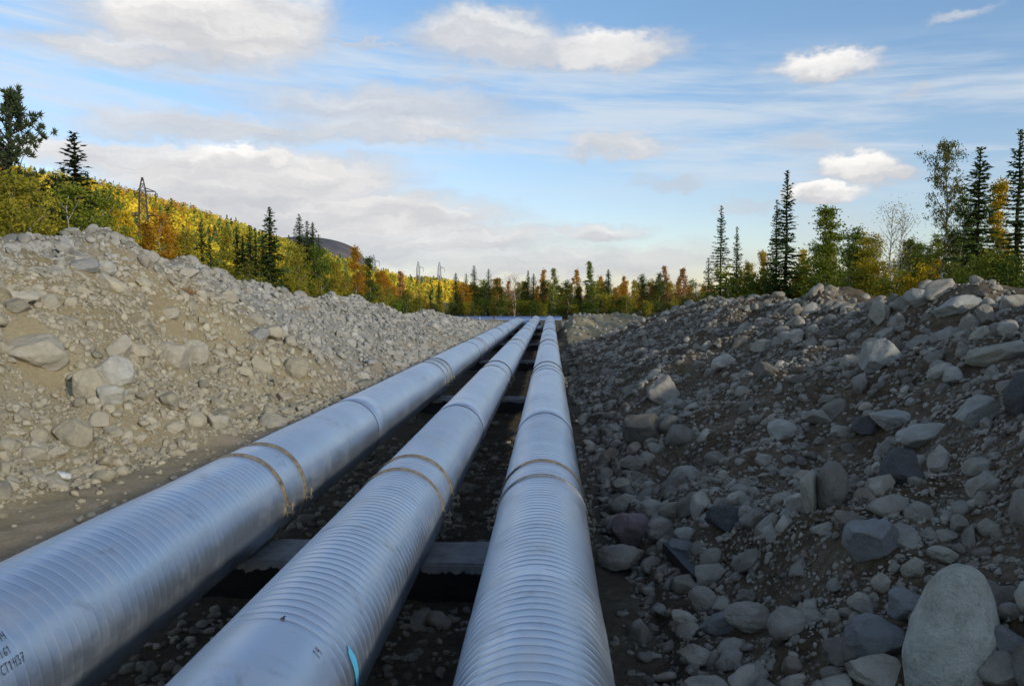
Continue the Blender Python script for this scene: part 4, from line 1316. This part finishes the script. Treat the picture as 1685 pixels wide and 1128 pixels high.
TS(1482, 425, 27, SPR_FINE[0], 'small bushy spruce under the nearly bare tree')
TB(1500, 400, 29, BIR[0], L_DKGREEN, 'dark birch behind the right side of the nearly bare tree', wide=1.1)
TB(1556, 246, 25, TALLB[0], L_DKGREEN, 'tall airy birch with open crown and pale trunk near the right end', wide=.85)
TB(1584, 330, 27, BIR[2], L_DKGREEN, 'dense dark green birch tucked between the tall airy birch and the big spruce', wide=.9)
TS(1613, 243, 22.5, SPR_FINE[2], 'big full spruce right of the tall airy birch', wide=1.15)
TB(1648, 298, 24, BIR[1], L_YELLOW, 'golden birch glowing between the two big spruces at the right edge', wide=1.0)
TS(1680, 213, 20, SPR_FINE[1], 'tallest dark spruce cut by the right edge of the picture', wide=1.2)
TB(1537, 438, 26, BIR[5], L_RED, 'small reddish tree at the foot of the tall airy birch', wide=1.1)
TB(1516, 440, 24, SHR[0], L_DKGREEN, 'dark shrub left of the small reddish tree', name='shrub', cat='shrub')
TB(1435, 440, 30, SHR[1], L_YELLOW, 'yellowish shrub on the crest right of the small dark spruce', name='shrub', cat='shrub')
TB(1500, 448, 23, SHR[2], L_YELLOW, 'yellow shrub glowing below the dark birch of the right bank', name='shrub', cat='shrub')
TB(1640, 430, 20, SHR[1], L_OLIVE, 'olive shrub between the trunks of the two big spruces at the right edge', name='shrub', cat='shrub')
for q, (px, yt, Y) in enumerate([(1262, 452, 38), (1320, 455, 36), (1345, 446, 35), (1240, 458, 44), (1418, 452, 30), (1462, 455, 27), (1575, 442, 22), (1205, 455, 49), (1600, 446, 20.5), (1660, 430, 18)]):
    TB(px, yt, Y, SHR[q % 3], (L_DKGREEN, L_OLIVE, L_GREEN)[q % 3], 'low leafy shrub on the right crest under the taller trees', 'low shrubs along the right crest', name='shrub', cat='shrub', wide=1.1)

rgt = np.random.default_rng(15)
for q in range(16):
    px = 1335 + 345 * (q + rgt.random()) / 16
    if abs(px - 1470) < 12: px += 30
    Y = np.interp(px, [1335, 1450, 1560, 1690], [41, 36, 31, 26]) + rgt.uniform(-1, 2)
    TB(px, rgt.uniform(392, 438), Y, BIR[q % 6], (L_GREEN, L_OLIVE, L_GREEN, L_DKGREEN, L_YELLOW)[q % 5], 'leafy birch in the thicket filling in between the tall right-hand trees', 'birches in the right-hand thicket', wide=1.35)

# left side, along the back of the bank
plant('p', PINE[0], -23.9, 34.5, 11.6, 'big dark pine cut by the left edge, with branches reaching right', name='pine_tree', wide=.8)
tree_px(-60, 225, 31, 'p', PINE[1], 'second dark pine mostly outside the left edge', name='pine_tree')
tree_px(121, 218, 33, 'p', SPIRE[0], 'tall slim pine with a thin pointed top rising behind the highest mound', mat=L_PINE, name='pine_tree', wide=1.7)
TS(143, 285, 37, SPR[2], 'slim spruce at the right shoulder of the tall slim pine')
TB(112, 312, 31.5, BIR[2], L_GREEN, 'dense green birch in front of the tall slim pine', wide=1.25)
TB(30, 305, 27.5, BIR[0], L_OLIVE, 'olive birch under the big dark pine at the left edge', wide=1.2)
TB(66, 312, 29.5, BIR[4], L_OLIVE, 'yellow-green birch between the big pine and the green birch', wide=1.2)
TB(12, 285, 33, BIR[5], L_RED, 'rusty red birch glimpsed through the branches of the big pine', wide=1.2)
TB(163, 325, 35, BIR[0], L_GREEN, 'green birch behind the right flank of the highest mound', wide=1.1)
TB(186, 345, 42, BIR[3], L_YELLOW, 'yellow birch in the dip between the two mounds')
TB(210, 352, 44, BIR_FAR[3], L_YELLOW, 'bright yellow slim birch left of the first pylon')
TB(238, 368, 45, BIR[5], L_ORANGE, 'orange birch at the foot of the first pylon', wide=1.1)
TB(265, 358, 48, BIR[2], L_ORANGE, 'broad orange birch right of the foot of the first pylon', wide=1.15)
TS(275, 338, 54, SPR_THIN[1], 'sparse thin spruce behind the broad orange birch', wide=1.4)
TB(300, 392, 46, BIR[0], L_OLIVE, 'olive birch right of the broad orange birch', wide=1.2)
TS(331, 362, 50, SPR[0], 'dark spruce, the left one of two behind the second mound', wide=1.0)
TS(345, 388, 51, SPR[2], 'shorter dark spruce right of the left one behind the second mound')
TB(372, 378, 55, BIR[3], L_OLIVE, 'upright yellow-green birch right of the two dark spruces', wide=1.1)
TS(389, 372, 60, SPR[1], 'spruce at the left end of the dark spruce group left of the tall spruce')
TS(399, 388, 61, SPR[3], 'smaller spruce second in the dark group left of the tall spruce')
TS(411, 371, 60, SPR[0], 'spruce third in the dark group left of the tall spruce')
TS(420, 383, 59, SPR[4], 'spruce fourth in the dark group left of the tall spruce')
TS(443, 340, 56, SPR[1], 'tallest spruce of the left side, standing alone against the clouds', wide=1.15)
TS(432, 390, 57, SPR[2], 'small spruce leaning on the left side of the tallest left spruce')
TS(492, 353, 68, SPR[0], 'leftmost and tallest of the spruce trio before the far mountain')
TS(505, 364, 69, SPR[2], 'middle one of the spruce trio before the far mountain')
TS(514, 367, 69, SPR[3], 'right one of the spruce trio before the far mountain')
TS(524, 386, 71, SPR_THIN[0], 'thin spruce right of the spruce trio')
TB(482, 408, 62, BIR[2], L_OLIVE, 'round olive birch with several white trunks on the left crest', wide=1.35)
TB(452, 425, 57, BIR[4], L_GREEN, 'green birch under the tallest left spruce', wide=1.2)
TB(528, 414, 67, BIR[0], L_GREEN, 'green birch in front of the spruce trio', wide=1.15)
TB(550, 432, 68, BIR[1], L_OLIVE, 'yellow-green birch before the dark slope of the far mountain', wide=1.2)
TB(583, 408, 74, BIR[3], L_ORANGE, 'tall orange birch with a white trunk rising against the far mountain', wide=1.1)
TB(605, 424, 76, BIR[1], L_DKGREEN, 'tall dark green birch right of the tall orange one', wide=1.1)
TB(640, 447, 88, BIR[5], L_ORANGE, 'orange birch left of the bright yellow hill', wide=1.3)
TB(656, 446, 92, BIR_FAR[1], L_RED, 'rusty narrow tree at the left edge of the bright yellow hill', wide=1.1)
TB(625, 452, 88, BIR[0], L_ORANGE, 'amber birch between the dark green birch and the orange one', wide=1.1)
# middle row behind the end of the pipes
MID = [(750, 449, 's'), (767, 450, 't'), (780, 437, 's'), (804, 442, 't'), (869, 445, 's'), (878, 450, 's'), (1001, 443, 's'), (708, 478, 's'), (722, 462, 's'), (846, 455, 'x'),
       (889, 443, 'o'), (913, 442, 'g'), (934, 457, 'o'), (956, 443, 'o'), (972, 430, 'g'), (988, 456, 'a'), (1021, 454, 'o'), (1034, 462, 'a'), (1057, 458, 'd'), (1085, 451, 'd'),
       (1096, 438, 'r'), (1115, 443, 'r'), (1130, 440, 'r'), (1073, 468, 'r'), (820, 462, 'd'), (835, 462, 'r'), (758, 470, 'a'), (694, 476, 'r')]
NM = {'s': 'dark spruce', 't': 'thin spruce', 'x': 'pinkish almost leafless birch', 'o': 'orange aspen', 'g': 'tall greenish aspen', 'a': 'amber birch', 'd': 'dark green birch', 'r': 'red-tipped aspen'}
WH = []
for q, (px, yt, k) in enumerate(MID):
    near = ('left of the pipes' if px < 860 else 'behind the pipe ends' if px < 925 else 'right of the pipes' if px < 1050 else 'by the gap at right')
    same = [m for m in MID if m[2] == k and (0 if m[0] < 860 else 1 if m[0] < 925 else 2 if m[0] < 1050 else 3) == (0 if px < 860 else 1 if px < 925 else 2 if px < 1050 else 3)]
    same.sort()
    pos_ = ''
    if len(same) > 1:
        i = same.index((px, yt, k)); pos_ = ', ' + (['first', 'second', 'third', 'fourth', 'fifth'][i]) + f' of {["", "", "two", "three", "four", "five"][len(same)]} from left'
    lab = f'{NM[k]} in far row {near}{pos_}'
    Y = 98 + (q * 37 % 11)
    if k == 's': TS(px, yt, Y, SPR[q % 5], lab, wide=1.35)
    elif k == 't': TS(px, yt, Y, SPR_THIN[q % 2], lab, wide=1.3)
    else:
        m = {'x': L_RED, 'o': L_ORANGE, 'g': L_GREEN, 'a': L_ORANGE, 'd': L_DKGREEN, 'r': L_RED}[k]
        v_ = {'x': BARE[0], 'o': ASP[q % 3], 'g': ASP[q % 3], 'a': BIR_FAR[q % 4], 'd': BIR_FAR[q % 4], 'r': ASP[q % 3]}[k]
        TB(px, yt, Y, v_, m, lab, name='aspen_tree' if k in 'ogr' else 'birch_tree', wide=1.2)

# the wood that fills in behind: trees of a few kinds, in belts
FK = [('olive birch', BIR_FAR, L_OLIVE, 'birch_tree'), ('dark green birch', BIR_FAR, L_DKGREEN, 'birch_tree'), ('orange birch', BIR_FAR, L_ORANGE, 'birch_tree'), ('dark spruce', SPR_FAR, None, 'spruce_tree'), ('green birch', BIR_FAR, L_GREEN, 'birch_tree')]
CAPX = ([-200, 0, 120, 200, 300, 400, 480, 520, 545, 600, 650, 688, 745, 760, 900, 1150], [300, 330, 345, 365, 392, 412, 425, 436, 444, 458, 470, 487, 487, 464, 458, 462])
def cap_height(x, y, H):
    px = 906 + x / y * F0
    zt = EYE[2] + (492 - np.interp(px, *CAPX) - RNG.uniform(0, 14)) / F0 * y
    return max(1.2, min(H, zt - hz(x, y)))
def fill(n, pick, where, group, hlo, hhi, weights, seed):
    rg = np.random.default_rng(seed)
    for i in range(n):
        x, y = pick(rg, (i + rg.random()) / n)
        k = rg.choice(5, p=weights)
        nm, vs, m, on = FK[k]
        H = rg.uniform(hlo, hhi) * (1.1 if k == 3 else 1)
        plant('f', vs[int(rg.integers(len(vs)))], x, y, cap_height(x, y, H), f'{nm} {where}', f'{nm} trees {where}', m, name=on, wide=rg.uniform(1.15, 1.7))
def behind_left(rg, u):
    y = 31 + 66 * u
    return -18.6 - rg.uniform(0, 7) - max(0, (40 - y)) * .05 + max(0, y - 62) * .07, y
fill(72, behind_left, 'in the belt along the back of the left bank', 'lb', 3.2, 5.0, [.36, .18, .16, .08, .22], 5)
def far_row(rg, u):
    y = rg.uniform(99, 112)
    return (-32 + 64 * u) * y / 104 + rg.normal(0, .4), y
fill(96, far_row, 'in the wood beyond the far end of the trench', 'fr', 3.2, 5.2, [.20, .25, .34, .09, .12], 6)
def far_row2(rg, u):
    y = rg.uniform(114, 132)
    return -40 + 75 * u + rg.normal(0, .5), y
fill(40, far_row2, 'deeper in the wood beyond the far end of the trench', 'fr2', 4.0, 5.6, [.2, .4, .2, .15, .05], 8)
def front_row(rg, u):
    y = rg.uniform(93, 97)
    return -24 + 48 * u + rg.normal(0, .4), y
rgf = np.random.default_rng(9)
for i in range(46):
    x, y = front_row(rgf, (i + rgf.random()) / 46)
    k = i % 3
    plant('f', SHR[k], x, y, rgf.uniform(1.2, 2.6), 'low shrub along the front edge of the wood beyond the trench', 'shrubs at the front edge of the far wood', (L_DKGREEN, L_OLIVE, L_DKGREEN)[k], name='shrub', cat='shrub', wide=1.2)
for i in range(30):
    y = 29 + 58 * (i + rgf.random()) / 30
    x = -17.6 - rgf.uniform(0, 1.5) + max(0, y - 60) * .09
    plant('f', SHR[i % 3], x, y, rgf.uniform(1.6, 2.6), 'low shrub behind the crest of the left bank', 'shrubs behind the left crest', (L_OLIVE, L_DKGREEN, L_GREEN)[i % 3], name='shrub', cat='shrub', wide=1.3)

# ------------------------------------------------------------------ hills
HR = ([120, 250, 450, 550, 650, 760, 850, 1000, 1150, 1300, 1500], [74, 74, 78, 79, 72, 64, 51, 36, 21, 8, 1])
HX = ([120, 850, 1000, 1150, 1300, 1500], [-300, -298, -282, -263, -230, -220])
def hill_h(x, y):
    zr = np.interp(y, *HR); xr = np.interp(y, *HX)
    t = np.clip((-62 - x) / (-62 - xr), 0, 1)
    z = zr * t ** np.interp(y, [520, 760], [1.05, 1.5])
    z = np.where(x < xr, zr + (xr - x) * .05, z)
    yell = 14 * np.exp(-((x + 112) / 52) ** 2 - ((y - 700) / 90) ** 2)
    z = np.maximum(z, yell)
    return z - 1.5 + (noise2(x * .02, y * .02, 31) * 2.4 + noise2(x * .07, y * .07, 32) * .8) * np.clip(z / 10, 0, 1)
hxs = np.linspace(-520, -20, 120); hys = np.concatenate([np.linspace(120, 1300, 150), np.linspace(1310, 1700, 10)])
X, Y = np.meshgrid(hxs, hys); Z = hill_h(X, Y)
I = np.arange(X.size).reshape(X.shape)
Fq = np.stack([I[:-1, :-1], I[:-1, 1:], I[1:, 1:], I[1:, :-1]], -1).reshape(-1, 4)
def hill_mat(name, stops, sc):
    m, t, b, _ = new_mat(name)
    p = geo_pos(t); n = t.noise(p, sc, 7, .65)
    t.l.new(t.ramp(n, stops), b.inputs['Base Color']); b.inputs['Roughness'].default_value = 1.0; b.inputs['Specular IOR Level'].default_value = 0
    return m
M_HILL = hill_mat("hill_scrub", [(.3, (.20, .18, .03)), (.45, (.36, .28, .04)), (.6, (.46, .33, .045)), (.75, (.36, .22, .05))], .05)
tag(link('hill', mesh_np('hill', np.stack([X, Y, Z], -1).reshape(-1, 3), Fq, M_HILL)), kind='structure')

# woods that clothe the hill: one mass
def hill_wood(name, n, pick, label, weights, seed, hs=(5, 9)):
    rg = np.random.default_rng(seed)
    x, y = pick(rg, n)
    z = hill_h(x, y); ok = z > .4; x, y, z = x[ok], y[ok], z[ok]; n = len(x)
    kind = rg.choice(4, n, p=weights)
    # stands of one colour rather than an even mix
    st = noise2(x * .016, y * .012, 41)
    kind = np.where((st > .35) & (kind == 0), 1, kind); kind = np.where((st < -.45) & (kind == 0), 3, kind)
    ridge = z / np.interp(y, *HR)
    kind = np.where((ridge > .8) & (kind == 0) & (rg.random(n) < .75), 1, kind)
    H = rg.uniform(hs[0], hs[1], n) * np.interp(ridge, [.6, .95], [1, .55])
    H = np.where(kind == 2, H * 1.35, H)
    K = 34
    u = rg.random((n, K)); a = rg.uniform(0, 6.283, (n, K)); rr = np.sqrt(rg.random((n, K)))
    con = (kind == 2)[:, None]
    prof = np.where(con, (1 - u) * .16 + .01, .30 * np.sqrt(np.clip(1 - (2 * u * .95 - .9) ** 2, 0.02, 1)))
    C = np.stack([x[:, None] + np.cos(a) * rr * prof * H[:, None], y[:, None] + np.sin(a) * rr * prof * H[:, None], z[:, None] + (.08 + .92 * u) * H[:, None]], -1)
    sz = H[:, None] * np.where(con, .055 + .05 * (1 - u), .085) * rg.uniform(.7, 1.3, (n, K))
    d = unit(rg.normal(0, 1, (n, K, 3))); e = unit(np.cross(d, rg.normal(0, 1, (n, K, 3))))
    C, d, e, sz = C.reshape(-1, 3), d.reshape(-1, 3), e.reshape(-1, 3), sz.reshape(-1, 1)
    V = np.stack([C - d * sz, C - e * sz * .8, C + d * sz, C + e * sz * .8], 1).reshape(-1, 3)
    me = mesh_np(name, V, np.arange(len(V)).reshape(-1, 4), None, False, [L_HILLY, L_HILLO, L_SPRUCE, L_ORANGE], np.repeat(kind, K))
    tag(link(name, me), label, 'forest', None, 'stuff')
def pick_hill(rg, n):
    y = 150 + 1050 * rg.random(n) ** 1.3
    xr = np.interp(y, *HX)
    return -64 + (xr - 30 + 64) * rg.random(n), y
hill_wood('hillside_forest', 9500, pick_hill, 'autumn birch and spruce forest covering the long hillside at the left', [.52, .30, .08, .10], 51)
def pick_y(rg, n):
    return rg.normal(-112, 30, n), rg.normal(690, 38, n)
hill_wood('yellow_birch_wood', 1500, pick_y, 'bright yellow birch wood on the low rise in the distance', [.86, .04, .03, .07], 52, (6, 9))

# dark flat-topped mountain and low far ridges
def far_ridge(name, pts, D, mat, depth=700, amp=.02):
    px = np.array([p[0] for p in pts], float); py = np.array([p[1] for p in pts], float)
    q = np.linspace(px[0], px[-1], 120); top = np.interp(q, px, py)
    top = np.convolve(np.pad(top, 3, 'edge'), np.ones(7) / 7, 'valid')
    dirs = np.array([ray(a, b) for a, b in zip(q, top)])
    P_ = EYE + dirs * (D / dirs[:, 1])[:, None]
    rows = []
    for s in np.linspace(-1, 1.0, 41):
        k = (1 - abs(s)) ** (.75 if s < 0 else .9)
        r = P_.copy(); r[:, 1] = D + s * depth * np.interp(P_[:, 2], [0, 150], [.25, 1])
        r[:, 0] = P_[:, 0]
        r[:, 2] = P_[:, 2] * k - 2 + (1 - k) * k * P_[:, 2] * (amp * 12) * noise2(q * .06, s * 5 + 0 * q, 61)
        rows.append(r)
    V = np.array(rows); I = np.arange(V.shape[0] * V.shape[1]).reshape(V.shape[:2])
    Fq = np.stack([I[:-1, :-1], I[:-1, 1:], I[1:, 1:], I[1:, :-1]], -1).reshape(-1, 4)
    tag(link(name, mesh_np(name, V.reshape(-1, 3), Fq, mat)), kind='structure')
M_FELL = hill_mat("fell_heath", [(.35, (.045, .05, .065)), (.5, (.085, .085, .095)), (.62, (.14, .12, .10)), (.75, (.17, .14, .08))], .004)
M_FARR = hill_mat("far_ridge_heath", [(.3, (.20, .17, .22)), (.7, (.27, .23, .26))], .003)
far_ridge('mountain', [(330, 400), (400, 393), (450, 391), (490, 388), (528, 390), (550, 394), (570, 400), (587, 409), (598, 420), (606, 432), (616, 444), (628, 456), (650, 474), (670, 488)], 2900, M_FELL)
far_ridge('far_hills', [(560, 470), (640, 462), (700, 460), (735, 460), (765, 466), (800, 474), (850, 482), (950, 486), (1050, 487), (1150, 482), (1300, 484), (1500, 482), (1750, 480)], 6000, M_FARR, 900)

# ------------------------------------------------------------------ unseen cloud, added to dim the sun over the trench
def add_shade_cloud():
    m = bpy.data.materials.new("cloud"); m.use_nodes = True
    t = NT(m.node_tree); t.n.clear()
    out = t.add('ShaderNodeOutputMaterial')
    tr = t.add('ShaderNodeBsdfTransparent'); d = t.add('ShaderNodeBsdfTranslucent'); d.inputs[0].default_value = (.95, .95, .95, 1)
    mx = t.add('ShaderNodeMixShader'); mx.inputs[0].default_value = .30
    t.l.new(tr.outputs[0], mx.inputs[1]); t.l.new(d.outputs[0], mx.inputs[2]); t.l.new(mx.outputs[0], out.inputs[0])
    V, F = ICO[5]
    V = V * (1 + .10 * noise3(V[:, 0] * 1.6, V[:, 1] * 1.6, V[:, 2] * 1.6, 91))[:, None]
    V = V * np.array([120, 60, 40])
    o = link('cloud', mesh_np('cloud', V, F, m))
    hd = Vector((S.x, S.y, 0)).normalized(); pr = Vector((-hd.y, hd.x, 0))
    o.location = Vector((0, 0, 3)) + S * 800 + pr * 30 + Vector((0, 0, -4))
    o.rotation_euler = (0, 0, math.atan2(pr.y, pr.x))
    tag(o, kind='structure')
add_shade_cloud()

# ------------------------------------------------------------------ pylons of the power line
def pylon(px, yt, ybase, D, label, mat, th, face=0.35):
    d = ray(px, yt); top = EYE + d * (D / d[1])
    zb = EYE[2] + (492 - ybase) / F0 * D
    x = top[0]; zg = zb; H = top[2] - zg
    r = empty('power_pylon', (x, D, zg), face)
    tag(r, label, 'pylon', 'pylons of the power line')
    b = H * .075; mb = MB()
    def w_(h): return np.interp(h, [0, .62, .86, 1.0], [b, b * .55, b * .42, b * .08])
    lv = np.concatenate([np.linspace(0, .62, 8), np.linspace(.68, .86, 4), [.93, 1.0]])
    cor = [(-1, -1), (1, -1), (1, 1), (-1, 1)]
    for a, c in zip(lv[:-1], lv[1:]):
        wa, wc = w_(a), w_(c)
        for i, (sx, sy) in enumerate(cor):
            mb.bar((sx * wa, sy * wa, a * H), (sx * wc, sy * wc, c * H), th)
            tx, ty = cor[(i + 1) % 4]
            mb.bar((sx * wa, sy * wa, a * H), (tx * wc, ty * wc, c * H), th * .6)
            mb.bar((tx * wa, ty * wa, a * H), (sx * wc, sy * wc, c * H), th * .6)
            mb.bar((sx * wc, sy * wc, c * H), (tx * wc, ty * wc, c * H), th * .6)
    mb.build('mast', mat, r)
    for (h, s, L) in ((.85, 1, .10), (.58, 1, .14), (.58, -1, .14)):
        mb = MB(); wa = w_(h); tip = np.array([s * (wa + L * H), 0, h * H])
        for sy in (-1, 1):
            mb.bar((s * wa, sy * wa, h * H), tip, th)
            mb.bar((s * wa, sy * wa, (h + .035) * H), tip, th * .8)
        mb.bar((s * wa, -wa, h * H), tip, th)
        arm = mb.build('crossarm', mat, r)
        mb = MB(); mb.tube([tip, tip - np.array([0, 0, .035 * H]), tip - np.array([0, 0, .07 * H]), tip - np.array([0, 0, .12 * H])], [th * .4, th * .9, th * .9, th * .5], 6)
        mb.build('insulator', mat, arm)
    return r
pylon(234, 292, 440, 230, 'nearest power pylon, a rusty lattice mast before the yellow hillside', M_PYLON, .24)
pylon(615, 419, 492, 520, 'power pylon beside the steep end of the dark mountain', M_PYLON_FAR, .24)
pylon(688, 430, 496, 620, 'power pylon standing over the left part of the bright yellow hill', M_PYLON_FAR, .24)
pylon(723, 431, 496, 680, 'power pylon standing over the right end of the bright yellow hill', M_PYLON_FAR, .24)
pylon(1157, 466, 497, 520, 'tiny power pylon in the gap left of the right-hand spruces', M_PYLON_FAR, .30)
